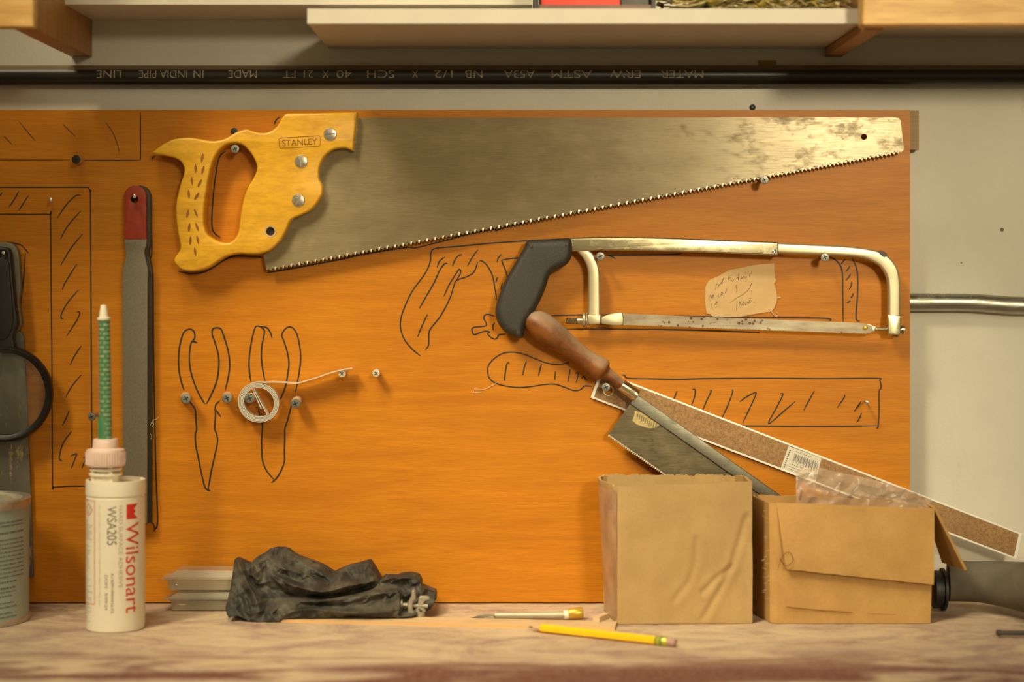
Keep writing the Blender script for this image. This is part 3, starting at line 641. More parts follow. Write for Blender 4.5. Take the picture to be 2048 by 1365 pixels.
lowl = [(292.6, 479.2)] + low + [(248.5, 479.2)]
slab('file_body', [lowl], .0115, .0165, M['file'], f1, .0003)
upl = [q for q in fo if q[1] <= 479]
k0 = upl.index(min(upl, key=lambda q: (q[0] + q[1] * 0) if q[1] < 400 else 1e9)) if upl else 0
uo = z3([(1152 - 93 * math.cos(math.pi * i / 12), 140 - 93 * math.sin(math.pi * i / 12)) for i in range(13)]) + [(292.6, 479.2), (248.5, 479.2)]
slab('painted_tang', [uo, hole], .0114, .0167, M['redpaint'], f1, .0005)
f2 = thing('flat_file', 'dark narrow edge of a second file hanging directly behind the red tipped file', 'file', P(276, 1046, .006))
slab('file_body', [file_outline(8.5, 1046), circ(272, 399, 7)], .0025, .0095, M['fileedge'], f2, .0004)

# ================================================================ SCRAPER AND MAGNIFYING GLASS
sc = thing('scraper', 'long worn grey steel scraper with yellowish specks hanging behind the magnifying glass', 'scraper', P(0, 1155, .006))
slab('blade', [[(47, 672), (49, 700), (57, 880), (62, 1000), (67, 1154), (-75, 1154), (-60, 700), (-56, 672), (38, 660)]], .003, .006, M['scraper'], sc, .0004)
slab('handle', [smooth([(-50, 490), (-20, 485), (10, 484), (28, 490), (37, 505), (40, 540), (42, 580), (38, 605), (38, 662), (-52, 662), (-55, 560)], 3, True)], .0025, .0105, M['file'], sc, .0015, sa=50)
mg = thing('magnifying_glass', 'black rimmed round magnifying glass hanging at the left edge of the board', 'magnifying glass', P(8, 885, .02))
cx, cy = 9.5, 788
b = MB(); pc = P(cx, cy, .022); kk = S * (D - .022) / D
b.lathe([(82 * kk, -.006), (95 * kk, -.006), (96.5 * kk, -.002), (95.5 * kk, .004), (91 * kk, .006), (88 * kk, .0045), (82.5 * kk, .003), (82 * kk, -.006)], pc, (0, -1, 0), 72, cap=False); build('rim', b, M['blackplastic'], mg, 50)
b = MB(); R = 82.5 * kk; pr = [(R * math.sin(a) / math.sin(.5), .0035 * (math.cos(a) - math.cos(.5)) / (1 - math.cos(.5)) - .0015) for a in [.5 * (1 - i / 10) for i in range(10)] + [.004]]
b.lathe(pr, pc, (0, -1, 0), 72, cap=False); b.lathe([(r, -.003 - h) for r, h in pr], pc, (0, -1, 0), 72, cap=False); plabel(build('lens', b, M['lens'], mg, 60), 'clear glass lens')
slab('handle', [smooth([(-30, 498), (-8, 493), (14, 496), (21, 505), (24, 530), (30, 600), (35, 640), (35, 652), (29, 664), (27, 680), (28, 700), (-14, 700), (-18, 668), (-32, 650), (-36, 560)], 3, True), circ(4, 511, 8, 20)], .0145, .025, M['blackplastic'], mg, .0022, sa=55)
slab('handle_inset', [smooth([(-20, 520), (14, 520), (20, 560), (26, 640), (14, 676), (-6, 676), (-24, 640), (-26, 560)], 3, True)], .024, .0262, M['blackplastic'], mg, .0009, sa=55)

# ================================================================ COIL OF METAL STRIP
def zc(x, y, d): return P(300 + x / 3.592, 620 + y / 3.592, d)
pts = [(800, 712), (778, 660), (757, 612), (742, 582), (748, 570)]
nT = 4.6; N = 190
for i in range(N + 1):
    t = i / N; a = math.radians(250) + t * nT * 2 * math.pi - nT * 2 * math.pi + math.radians(22); r = 106 + 42 * t + 3 * math.sin(a * 2)
    pts.append((783 + r * math.cos(a), 666 + r * .98 * math.sin(a)))
pts += smooth([(820, 523), (870, 520), (950, 522), (1010, 526), (1060, 527), (1100, 517), (1200, 487), (1290, 456), (1380, 432), (1455, 421)], 4)
b = MB(); vs = []; fs = []; th = .00042
P2 = [Vector((x, y)) for x, y in pts]
for i, p in enumerate(P2):
    t = (P2[min(i + 1, len(P2) - 1)] - P2[max(i - 1, 0)]).normalized(); nn = Vector((-t.y, t.x)) * (th / S * 3.592)
    dd = .020 + .0 * i
    for (sg, d_) in ((1, dd), (-1, dd), (-1, .006), (1, .006)): vs.append(zc(p.x + nn.x * sg, p.y + nn.y * sg, .016).xz.to_3d().xzy if False else Vector((zc(p.x + nn.x * sg, p.y + nn.y * sg, .018).x, -d_, zc(p.x + nn.x * sg, p.y + nn.y * sg, .018).z)))
for i in range(len(P2) - 1):
    for k in range(4): fs.append((4 * i + k, 4 * i + (k + 1) % 4, 4 * i + 4 + (k + 1) % 4, 4 * i + 4 + k))
fs += [(0, 1, 2, 3), (4 * len(P2) - 4, 4 * len(P2) - 3, 4 * len(P2) - 2, 4 * len(P2) - 1)]
b.add(vs, fs); tag(build('metal_strip_coil', b, M['strip'], None, 40), 'coiled thin silver metal strip with loose tail hanging over the rounded pliers outline', 'coil')

# ================================================================ PAPER NOTE
zn = lambda l: zp(l, 11.378, 1400, 520)
nt = thing('paper_note', 'torn scrap of brown paper with pencil handwriting inside the hacksaw frame', 'note', P(1480, 633, .002))
slab('paper', [zn([(1690, 80), (1692, 250), (1705, 420), (1722, 500), (1682, 540), (1720, 650), (1755, 830), (1745, 960), (1680, 1110), (1620, 1180), (1450, 1200), (1150, 1250), (900, 1300), (280, 1290), (250, 1240), (150, 1225), (130, 1100), (118, 980), (110, 900), (125, 750), (120, 620), (160, 540), (210, 465), (400, 380), (660, 235), (900, 190), (1180, 130), (1400, 100)])], .0006, .0012, M['paper'], nt)
b = MB()
for l in ([(190, 880), (255, 965)], [(200, 870), (240, 800), (255, 880), (285, 790), (290, 880)], [(300, 860), (310, 790), (325, 830)], [(345, 690), (370, 590), (385, 515)], [(350, 590), (400, 540)], [(400, 660), (420, 580), (450, 560), (430, 600)], [(465, 570), (480, 500), (500, 560), (520, 440), (545, 420)], [(500, 470), (560, 430)],
          [(640, 380), (740, 335)], [(645, 380), (655, 455), (640, 420), (720, 405)], [(700, 440), (740, 495), (760, 450)], [(760, 460), (800, 430)], [(830, 450), (850, 400), (885, 420), (870, 460), (880, 350), (890, 290)], [(820, 360), (890, 330)], [(940, 370), (945, 430), (970, 390), (975, 440)], [(1000, 430), (1000, 370), (1030, 430)], [(1035, 250), (1040, 340)], [(1030, 420), (1060, 380), (1050, 430)], [(1120, 390), (1130, 320), (1165, 310), (1170, 240)],
          [(400, 890), (430, 770)], [(390, 810), (450, 850)], [(470, 830), (490, 740), (520, 760), (490, 800), (540, 810)], [(540, 750), (545, 800)], [(570, 720), (580, 760), (620, 640)], [(250, 1090), (260, 1010), (290, 1000)], [(260, 1060), (300, 1150)], [(320, 1050), (350, 1000), (390, 950), (380, 1020)], [(330, 1090), (410, 1060)],
          [(680, 990), (800, 890), (960, 800), (1060, 720), (1140, 620), (1190, 470)], [(825, 1160), (835, 1050), (840, 950)], [(890, 1090), (905, 950), (940, 1050), (985, 930)], [(985, 1060), (1000, 960), (1040, 1030), (1055, 940)], [(1070, 1010), (1090, 940), (1110, 1000), (1130, 920), (1150, 980)], [(1120, 890), (1190, 875)], [(1160, 980), (1175, 920)], [(1175, 690), (1180, 800)], [(1210, 960), (1270, 985)], [(840, 560), (815, 620), (840, 680), (820, 750)]):
    b.ribbon(smooth(zn(l), 4), .00045, .0014)
plabel(build('handwriting', b, M['pencil_ink'], nt, 0), 'faint pencil handwriting')
b = MB(); b.tube([P(x, y, .002) for x, y in smooth(zn([(1620, 1170), (1640, 1200), (1690, 1265), (1740, 1280), (1775, 1245), (1760, 1210), (1725, 1205)]), 4)], .0004, 6)
b.tube([P(x, y, .0015) for x, y in zn([(1750, 870), (1790, 850), (1830, 852)])], .0004, 6); b.tube([P(x, y, .0015) for x, y in zn([(1700, 430), (1725, 455), (1715, 490)])], .0004, 6)
build('loose_threads', b, M['fibre'], nt, 40)

# ================================================================ SCREWS, DOWELS AND PINS
def make_screw(label, x, y, L, hm, r=.0040, sleeve=None, sr=.0, sm='spacer', rot=25, group=None):
    pr = P(x, y, L); root = thing('screw', label, 'screw', (pr.x, 0, pr.z), group)
    b = MB(); b.lathe([(.0016, -.004), (.0016, L - .002)], (pr.x, 0, pr.z), (0, -1, 0), 12); build('shank', b, M['screwhead'], root, 40)
    b = MB(); b.lathe([(.0016, L - .0035), (r * .97, L - .0012), (r, L - .0006), (r * .93, L - .0001), (r * .5, L + .00015), (.0002, L + .0002)], (pr.x, 0, pr.z), (0, -1, 0), 28); h = build('head', b, M[hm], root, 40)
    b = MB()
    for a in (rot, rot + 90):
        u = Vector((math.cos(math.radians(a)), 0, math.sin(math.radians(a)))); v = Vector((-u.z, 0, u.x)); f = Vector((pr.x, -L - .00032, pr.z))
        b.add([f - u * r * .55 - v * r * .10, f + u * r * .55 - v * r * .10, f + u * r * .55 + v * r * .10, f - u * r * .55 + v * r * .10], [(0, 1, 2, 3)])
    build('cross_recess', b, M['recess'], h, 0)
    if sleeve:
        b = MB(); b.lathe([(sr * .93, 0), (sr, .0005), (sr, L - .0024), (sr * .94, L - .0016)], (pr.x, 0, pr.z), (0, -1, 0), 28); build('wooden_spacer', b, M[sm], root, 40)
    return root
def set_screw(src, label, x, y, L, tilt=None):
    o = copy_tree(src); q = P(x, y, L); o.location = (q.x, 0, q.z); o['label'] = label
    return o
G = 'cross head screws in the tool board'
sg = make_screw('grey cross head screw inside the handle hole of the yellow handsaw', 470, 298, .029, 'screwhead', .0042, group=G)
set_screw(sg, 'grey cross head screw beside the green nozzle on the square outline', 183, 834, .029)
set_screw(sg, 'grey cross head screw under the handsaw teeth near the blade tip', 1529, 360, .029)
set_screw(sg, 'grey cross head screw under the hacksaw sleeve beside its curved arm', 1201, 513, .029)
set_screw(sg, 'grey cross head screw under the hacksaw bow right of the paper note', 1650, 515, .029)
set_screw(sg, 'grey cross head screw holding the left end of the ruler', 1212, 775, .029)
make_screw('dark screw head peeking above the handsaw handle', 468, 263, .004, 'dscrew', .0036, group=G)
make_screw('black screw with pale sleeve on the line at top left', 152, 319, .022, 'dscrew', .0043, True, .0038, group=G)
GD = 'screws with wooden spacers at the pliers outlines'
sd = make_screw('screw with wooden spacer left of the pointed pliers outline', 363, 798, .024, 'screwhead', .0049, True, .0052, group=GD)
sd.rotation_euler = (0, 0, .18)
o = set_screw(sd, 'screw with wooden spacer between pointed pliers outline and the coil', 448, 797, .024); o.rotation_euler = (0, 0, .12)
o = set_screw(sd, 'screw with wooden spacer right of the coil', 591, 804, .024); o.rotation_euler = (.08, 0, .0)
o = set_screw(sd, 'screw inside the coiled metal strip', 499, 797, .024); o.rotation_euler = (0, 0, 0)
GP = 'pale screws right of the coil'
sp = make_screw('pale screw under the tail of the metal strip', 684, 748, .018, 'pale', .0038, True, .0034, 'pale', 45, GP)
set_screw(sp, 'lone pale screw right of the strip tail', 752, 747, .018)
def make_pin(label, x, y, L, r=.0019):
    pr = P(x, y, L); root = thing('pin', label, 'pin', (pr.x, 0, pr.z), 'small bright pins in the tool board')
    b = MB(); b.lathe([(.0011, -.003), (.0011, L - .002)], (pr.x, 0, pr.z), (0, -1, 0), 12); build('shaft', b, M['nickel'], root, 40)
    b = MB(); b.lathe([(.0011, L - .003), (r, L - .0022), (r, L - .0003), (r * .8, L), (r * .35, L), (r * .3, L - .0006)], (pr.x, 0, pr.z), (0, -1, 0), 20); build('head', b, M['nickel'], root, 40)
    return root
pn = make_pin('bright pin through the hole of the red file tang', 268, 393, .024)
o = set_screw(pn, 'bright pin inside the top arm of the square outline', 91, 397, .024); o.rotation_euler = (.05, 0, .22)
o = set_screw(pn, 'bright pin at the right end of the backsaw outline', 1740, 806, .024); o.rotation_euler = (0, 0, -.12)
o = set_screw(pn, 'bright pin in the hanging hole of the magnifying glass handle', 3, 506, .030)

# ================================================================ CARTRIDGE
ccx, cdp = (231 - HX) * S / 1.0713, .1265; cr = .0271; ct = .1391
ca = thing('adhesive_cartridge', 'white adhesive cartridge with red lettering and green mixing nozzle standing on bench', 'cartridge', (ccx, -cdp, 0))
b = MB(); b.lathe([(cr * .5, .004), (cr * .96, .0), (cr, .0015), (cr, ct - .016), (cr * .985, ct - .0155), (cr * .985, ct - .0145), (cr * 1.015, ct - .0135), (cr * 1.015, ct - .002), (cr * 1.0, ct), (cr * .93, ct), (cr * .92, ct - .003), (.001, ct - .003)], (ccx, -cdp, 0), n=72)
body = build('cartridge_body', b, M['white'], ca, 35)
def cyl_pt(th, z, off=.00015): return Vector((ccx + (cr + off) * math.sin(th), -cdp - (cr + off) * math.cos(th), z))
def cz_(y, th=.5): return P(0, y, cdp + cr * math.cos(th)).z
def cth(x): return math.asin(max(-1, min(1, (x - 231) / 58.2)))
def ctext(name, body_, xb, y0, y1, h, mat, flip=False, cuts=5):
    z0, z1 = cz_(y0), cz_(y1); vs, fs = text_geo(body_, z0 - z1, h, cuts=cuts, axis=1); t0 = cth(xb)
    b = MB(); b.add([cyl_pt(t0 + y / cr, z0 - x) for x, y, z in vs], fs); return build(name, b, M[mat], body, 0)
plabel(ctext('brand_lettering', 'Wilsonart', 262, 1047, 1228, .0142, 'red'), 'red lettering Wilsonart')
plabel(ctext('product_code', 'WSA205', 227, 1013, 1090, .0083, 'grey'), 'grey lettering WSA205')
ctext('product_text', 'HARD SURFACE ADHESIVE', 249, 1012, 1176, .0036, 'lgrey')
ctext('batch_number', 'A140914904436:03', 234, 1146, 1226, .0026, 'grey')
ctext('date_code', 'DOM   9/09/24', 222, 1150, 1220, .0026, 'grey')
ctext('small_print', 'for solid surface, natural stone and engineered surface bonding only', 210, 1012, 1212, .0013, 'lgrey', cuts=0)
b = MB(); t0, t1 = cth(263), cth(287); zt, zb = cz_(1010), cz_(1040); zz = zt - zb
crown = [(0, 0), (.62, 0), (1, .0), (.62, .30), (.70, .36), (.92, .5), (.70, .64), (.62, .70), (1, 1), (0, 1)]
rows = [[(0, v), (.55, v)] for v in (0, .25, .5, .75, 1)]
def cpt(u, v): return cyl_pt(t0 + u * (.0125 / cr), zt - v * zz)
for i in range(6):
    u0, u1 = .62 * i / 6, .62 * (i + 1) / 6; b.add([cpt(u0, 0), cpt(u1, 0), cpt(u1, 1), cpt(u0, 1)], [(0, 1, 2, 3)])
for tri in (((.62, 0), (1, 0), (.62, .34)), ((.62, .34), (.80, .5), (.62, .66)), ((.62, .66), (1, 1), (.62, 1))): b.add([cpt(*q) for q in tri], [(0, 1, 2)])
plabel(build('crown_emblem', b, M['red'], body, 0), 'red crown emblem')
b = MB()
def cline(pts, wd, off=.00015):
    for (xa, ya), (xb, yb) in zip(pts[:-1], pts[1:]):
        ta, tb = xa, xb; n = 8
        for i in range(n):
            p, q = cyl_pt(ta + (tb - ta) * i / n, ya + (yb - ya) * i / n, off), cyl_pt(ta + (tb - ta) * (i + 1) / n, ya + (yb - ya) * (i + 1) / n, off)
            d_ = (q - p).normalized(); nrm = Vector((p.x - ccx, p.y + cdp, 0)).normalized(); s_ = d_.cross(nrm) * wd / 2
            b.add([p - s_, q - s_, q + s_, p + s_], [(0, 1, 2, 3)])
ta, tb = -1.9, cth(200); za, zb = cz_(1003), cz_(1210)
cline([(ta, za), (tb, za), (tb, zb), (ta, zb)], .0009)
th = cth(186); zc_ = cz_(1022); w_ = .22
cline([(th, zc_ + .006), (th + w_, zc_), (th, zc_ - .006), (th - w_, zc_), (th, zc_ + .006)], .0011)
plabel(build('warning_frame', b, M['pinkline'], body, 0), 'pale red warning frame with diamond')
b = MB(); random.seed(3)
for y0, y1 in ((1045, 1085), (1095, 1150), (1155, 1205), (1214, 1232), (1238, 1250)):
    y = y0
    while y < y1:
        zz = cz_(y); t_ = -1.5; te = cth(174 + random.uniform(6, 21))
        while t_ < te: l = random.uniform(.06, .16); cline([(t_, zz), (min(t_ + l, te), zz)], .0007); t_ += l + .04
        y += 4
cline([(cth(184), cz_(1030)), (cth(190), cz_(1014))], .001)
plabel(build('fine_print', b, M['lgrey'], body, 0), 'rows of fine grey print')
ncx = (211 - HX) * S / 1.0713
def zz_(y): return P(0, y, cdp).z
b = MB(); o_ = (ncx, -cdp, 0); px = S / 1.0713
b.lathe([(26 * px, ct - .003), (27 * px, zz_(945)), (20 * px, zz_(944)), (20 * px, zz_(928))], o_, n=36)
b.lathe([(32 * px, zz_(951)), (33 * px, zz_(950)), (33 * px, zz_(947)), (31 * px, zz_(946))], o_, n=36); b.lathe([(31 * px, zz_(941)), (32 * px, zz_(940)), (32 * px, zz_(937)), (30 * px, zz_(936))], o_, n=36)
for a in range(4): 
    t_ = a * math.pi / 2 + .6; b.box(ncx + 25 * px * math.cos(t_) - .002, ncx + 25 * px * math.cos(t_) + .002, -cdp + 25 * px * math.sin(t_) - .002, -cdp + 25 * px * math.sin(t_) + .002, ct - .003, zz_(930))
build('neck', b, M['white'], ca, 35)
b = MB(); pr = [(20 * px, zz_(931)), (37 * px, zz_(932)), (38.5 * px, zz_(929)), (38.5 * px, zz_(903)), (37 * px, zz_(899)), (28 * px, zz_(897.5)), (25.5 * px, zz_(896)), (24.5 * px, zz_(880)), (23 * px, zz_(878)), (10 * px, zz_(878))]
b.lathe(pr, o_, n=64)
for i in range(48):
    t_ = 2 * math.pi * i / 48; c_, s_ = math.cos(t_), math.sin(t_); r_ = 38.4 * px; h_ = .0005
    p = Vector((ncx + r_ * c_, -cdp + r_ * s_, 0)); u = Vector((-s_, c_, 0)) * .0006; o2 = Vector((c_, s_, 0)) * .0006
    b.add([p - u + Vector((0, 0, zz_(928))), p + o2 + Vector((0, 0, zz_(928))), p + u + Vector((0, 0, zz_(928))), p - u + Vector((0, 0, zz_(904))), p + o2 + Vector((0, 0, zz_(904))), p + u + Vector((0, 0, zz_(904)))], [(0, 1, 4, 3), (1, 2, 5, 4)])
build('ribbed_cap', b, M['pinkcap'], ca, 35)
ntop = (207.5 - HX) * S / 1.0713; nax = Vector((ntop - ncx, 0, zz_(638) - zz_(880))); nl = nax.length
b = MB(); b.lathe([(13.6 * px, 0), (13.2 * px, nl * .5), (12.8 * px, nl)], (ncx, -cdp, zz_(880)), nax, 36); noz = build('mixing_nozzle', b, M['tube'], ca, 40)
b = MB(); b.lathe([(10.5 * px, .001), (10.2 * px, nl * .995)], (ncx + .0006, -cdp, zz_(880)), nax, 28); build('mixing_spiral', b, M['mixer'], noz, 40)
b = MB(); b.lathe([(12.2 * px, .001), (12.2 * px, .020), (6 * px, .024)], (ncx - .0012, -cdp, zz_(880)), nax, 28, .9); build('green_adhesive', b, M['greenresin'], noz, 40)
b = MB(); b.lathe([(12.9 * px, nl - .001), (13 * px, nl + .0012), (9.3 * px, nl + .0018), (8.8 * px, nl + .004), (5.8 * px, nl + .0125), (5.4 * px, nl + .013), (3.5 * px, nl + .013)], (ncx, -cdp, zz_(880)), nax, 30); build('nozzle_tip', b, M['white'], noz, 40)

# ================================================================ PAINT CAN
kx, kd, kr, kh = -.5155, .087, .054, .1175
pc_ = thing('paint_can', 'blue grey labelled paint can cut off by the left edge, on the bench', 'can', (kx, -kd, 0))
b = MB(); b.lathe([(kr * .9, .002), (kr * .985, 0), (kr, .002), (kr * .99, .005), (kr * .985, .0055), (kr * .985, kh - .008), (kr * .98, kh - .006)], (kx, -kd, 0), n=80); body = build('can_body', b, M['can'], pc_, 35)
b = MB(); b.lathe([(kr * .985, .0), (kr * 1.01, .0006), (kr * 1.012, .004), (kr * .99, .0055)], (kx, -kd, 0), n=80); build('bottom_rim', b, M['tin'], pc_, 40)
b = MB(); b.lathe([(kr * .985, kh - .009), (kr * 1.015, kh - .006), (kr * 1.02, kh - .001), (kr * 1.005, kh), (kr * .93, kh), (kr * .90, kh - .003), (kr * .88, kh - .0035)], (kx, -kd, 0), n=80, cap=False); build('top_rim', b, M['tin'], pc_, 40)
b = MB(); b.lathe([(kr * .88, kh - .004), (kr * .87, kh - .001), (kr * .80, kh - .0005), (kr * .78, kh - .003), (kr * .70, kh - .003), (kr * .68, kh - .0015), (.001, kh - .0015)], (kx, -kd, 0), n=80); build('lid', b, M['tinlid'], pc_, 40)
b = MB(); random.seed(11)
def kpt(t_, z): return Vector((kx + (kr * .985 + .0002) * math.sin(t_), -kd - (kr * .985 + .0002) * math.cos(t_), z))
rows_ = [(1045, .7, .9), (1052, .5, .7), (1066, .9, 1.2)] + [(1080 + i * 8.2, .6, 0) for i in range(10)] + [(1164, 1.0, 0), (1176, 1.0, -.1), (1184, .6, -.2), (1192, .6, -.2), (1206, .6, -.25), (1214, .6, -.25), (1226, .6, -.3), (1234, .6, -.35)]
for (y, wt, _) in rows_:
    z = P(0, y, kd + .03).z; t_ = .2; te = 1.36 if y < 1162 else random.uniform(1.0, 1.15)
    while t_ < te:
        l = random.uniform(.018, .045); h = .0011 * (1 if wt < .8 else 1.5) / 2 * random.uniform(.8, 1.1)
        t2 = min(t_ + l, te); b.add([kpt(t_, z - h), kpt(t2, z - h), kpt(t2, z + h), kpt(t_, z + h)], [(0, 1, 2, 3)]); t_ = t2 + random.choice((.008, .008, .02))
plabel(build('label_print', b, M['grey'], body, 0), 'rows of dark print')

# ================================================================ PLASTIC TRAYS
def tray(label, xl, xr, z0, h, contents):
    root = thing('plastic_tray', label, 'container', ((xl + xr) / 2, -.024, z0), 'clear plastic trays left of the black gloves')
    d0, d1 = .004, .0435; b = MB()
    def ring(i, z): return [(xl + i, -d0 - i * .4, z), (xr - i, -d0 - i * .4, z), (xr - i, -d1 + i * .4, z), (xl + i, -d1 + i * .4, z)]
    r = [ring(.008, z0 + .0004), ring(.006, z0 + .001), ring(.0045, z0 + h * .55), ring(-.001, z0 + h * .58)]
    vs = sum(r, []); fs = [(0, 1, 2, 3)]
    for k in range(3):
        for i in range(4): j = (i + 1) % 4; fs.append((4 * k + i, 4 * k + j, 4 * k + 4 + j, 4 * k + 4 + i))
    b.add(vs, fs); build('tray_base', b, M['clear'], root, 30)
    b = MB(); r = [ring(-.0015, z0 + h * .60), ring(-.0012, z0 + h * .66), ring(.004, z0 + h * .70), ring(.012, z0 + h * .97), ring(.013, z0 + h)]
    vs = sum(r, []); fs = [(16, 17, 18, 19)]
    for k in range(4):
        for i in range(4): j = (i + 1) % 4; fs.append((4 * k + i, 4 * k + j, 4 * k + 4 + j, 4 * k + 4 + i))
    b.add(vs, fs); build('tray_lid', b, M['clear'], root, 30)
    return root
xl, _ = XZ(325, 1160, .0435); xr, _ = XZ(500, 1160, .0435)
t1 = tray('lower clear plastic tray with a dark insert lying on the bench', xl + .003, xr, 0.0, .0195, 0)
b = MB(); b.box(xl + .024, xr - .02, -.038, -.012, .0016, .0085); tag(build('dark_insert', b, M['darkpiece'], None, 0), 'dark grey flat piece inside the lower plastic tray', 'insert')
t2 = tray('upper clear plastic tray holding cream foam, stacked on the lower tray', xl, xr, .0197, .0195, 1)
b = MB(); b.box(xl + .0135, xr - .014, -.0395, -.008, .0207, .0312); tag(build('foam_block', b, M['foam'], None, 0), 'cream foam block inside the upper plastic tray', 'foam')

# ================================================================ CRUMPLED BLACK GLOVES
from mathutils.geometry import delaunay_2d_cdt
gl = thing('black_gloves', 'crumpled dusty black rubber gloves heaped on the bench below the board', 'gloves', P(660, 1230, .05))
GO = [(515, 530), (530, 470), (548, 400), (562, 310), (578, 200), (590, 193), (640, 215), (685, 238), (705, 205), (740, 180), (790, 155), (820, 128), (860, 121), (905, 121), (945, 132), (960, 150), (1000, 175), (1060, 198), (1120, 220), (1180, 245), (1215, 270), (1250, 293), (1285, 275), (1310, 265), (1350, 247), (1420, 230), (1500, 207), (1520, 240), (1550, 300), (1572, 345), (1600, 315), (1640, 313), (1680, 318), (1720, 302), (1780, 298), (1825, 308), (1845, 338), (1850, 385), (1900, 410), (1946, 430), (1942, 500), (1915, 545), (1860, 566), (1780, 592), (1700, 601), (1600, 598), (1450, 596), (1300, 600), (1180, 606), (1060, 610), (965, 606), (930, 618), (870, 634), (780, 636), (700, 638), (640, 606), (590, 586), (540, 604), (522, 575)]
GF = [([(705, 235), (690, 300), (720, 342), (752, 352)], 7, .7), ([(800, 175), (850, 235), (900, 268), (980, 285), (1060, 302), (1130, 340)], 6, .6), ([(820, 292), (900, 345), (1000, 388), (1100, 418), (1210, 430), (1300, 398), (1400, 372), (1555, 356)], 13, .8),
      ([(765, 375), (860, 415), (945, 452), (1050, 456), (1200, 462), (1350, 432), (1500, 398), (1565, 372)], -9, .7), ([(605, 230), (640, 320), (690, 410), (735, 500), (748, 570)], 11, .8), ([(660, 275), (715, 385), (795, 435), (880, 466)], -9, .6),
      ([(955, 480), (885, 520), (820, 585)], 9, .8), ([(800, 505), (772, 602)], -4, .4), ([(1000, 496), (1130, 492), (1260, 480), (1400, 462), (1550, 432), (1690, 420)], 9, .6), ([(905, 588), (1000, 552), (1100, 538), (1200, 550), (1320, 572), (1450, 578), (1600, 562), (1685, 545)], 12, .6),
      ([(1010, 520), (1120, 516), (1250, 512), (1320, 528), (1450, 512), (1560, 476), (1660, 462)], -1, .5), ([(1300, 300), (1275, 350), (1250, 390)], 7, .6), ([(1345, 285), (1390, 335)], -4, .5), ([(1490, 230), (1465, 285), (1410, 335)], 7, .8), ([(1580, 372), (1700, 366), (1835, 392)], -7, .6),
      ([(1605, 335), (1700, 330), (1825, 334)], 5, .5), ([(1700, 432), (1706, 500), (1702, 585)], 9, 1), ([(1722, 445), (1728, 510), (1722, 570)], -16, 1), ([(1790, 440), (1800, 500), (1790, 560)], -14, .5), ([(1850, 420), (1860, 480), (1850, 530)], -4, .5),
      ([(900, 160), (915, 215)], 4, .6), ([(945, 160), (985, 230)], -3, .5), ([(1010, 200), (1080, 255), (1160, 280)], 4, .6), ([(1090, 300), (1190, 330), (1225, 370)], -3, .5), ([(1150, 300), (1215, 330)], 3, .5), ([(860, 300), (960, 330), (1050, 375)], -2, .5), ([(860, 150), (840, 190)], -3, .5), ([(760, 210), (740, 270)], 5, .7), ([(790, 230), (775, 300)], -6, .6),
      ([(560, 400), (548, 500)], -4, .6), ([(590, 330), (588, 430), (600, 520)], 2, .5), ([(640, 430), (670, 530)], -4, .5), ([(690, 560), (710, 610)], 5, .6), ([(850, 560), (870, 600)], 3, .5), ([(1000, 420), (1080, 438)], 1, .5), ([(1100, 470), (1150, 474)], -3, .4), ([(1250, 545), (1400, 545), (1500, 530)], 5, .4), ([(1440, 270), (1430, 305)], 2, .4), ([(1640, 345), (1760, 348)], 0, .4), ([(1580, 400), (1700, 396)], -2, .4)]
def g_d(x, y): return .046 + .052 * max(0, min(1, (y - 140) / 470)) - (.010 if x > 1850 else 0)
V2, E2, H = [], [], []
for i, (x, y) in enumerate(GO): V2.append(Vector((x, y))); H.append(-4 if y < 560 else 0); E2.append((i, (i + 1) % len(GO)))
nO = len(GO); cre = {}
for l, h, c_ in GF:
    for i, (x, y) in enumerate(l):
        V2.append(Vector((x, y))); H.append(h * (.55 if i in (0, len(l) - 1) else 1))
        if i: E2.append((len(V2) - 2, len(V2) - 1)); cre[len(E2) - 1] = c_
ov, oe, of_, iv, ie, if_ = delaunay_2d_cdt(V2, E2, [list(range(nO))], 1, 1e-4)
me = bpy.data.meshes.new('tmp'); gv = []
for p, src in zip(ov, iv):
    h = sum(H[k] for k in src) / len(src) if src else 2
    x, y = 300 + p.x / 3.413, 1060 + p.y / 3.413; q = P(x, y, g_d(p.x, p.y) + h * .001); gv.append(q)
me.from_pydata(gv, [], [tuple(f) for f in of_]); me.update()
bm = bmesh.new(); bm.from_mesh(me); cl_ = bm.edges.layers.float.new('crease_edge'); cv_ = bm.verts.layers.float.new('crease_vert')
for v, src in zip(bm.verts, iv): v[cv_] = .75 if src and min(src) < nO else 0
ek = {tuple(sorted(e)): max([cre.get(k, 0) for k in src] or [0]) for e, src in zip(oe, ie)}
for e in bm.edges: e[cl_] = .85 if len(e.link_faces) == 1 else ek.get(tuple(sorted((e.verts[0].index, e.verts[1].index))), 0)
bm.to_mesh(me); bm.free()
to = bpy.data.objects.new('tmp', me); C.objects.link(to); md = to.modifiers.new('s', 'SUBSURF'); md.levels = md.render_levels = 4
bpy.context.view_layer.update(); sm = bpy.data.meshes.new_from_object(to.evaluated_get(bpy.context.evaluated_depsgraph_get())); bpy.data.objects.remove(to); bpy.data.meshes.remove(me)
bm = bmesh.new(); bm.from_mesh(sm); bpy.data.meshes.remove(sm)
bmesh.ops.smooth_vert(bm, verts=[v for v in bm.verts if not v.is_boundary], factor=.5, use_axis_x=True, use_axis_y=True, use_axis_z=True)
bm.normal_update()
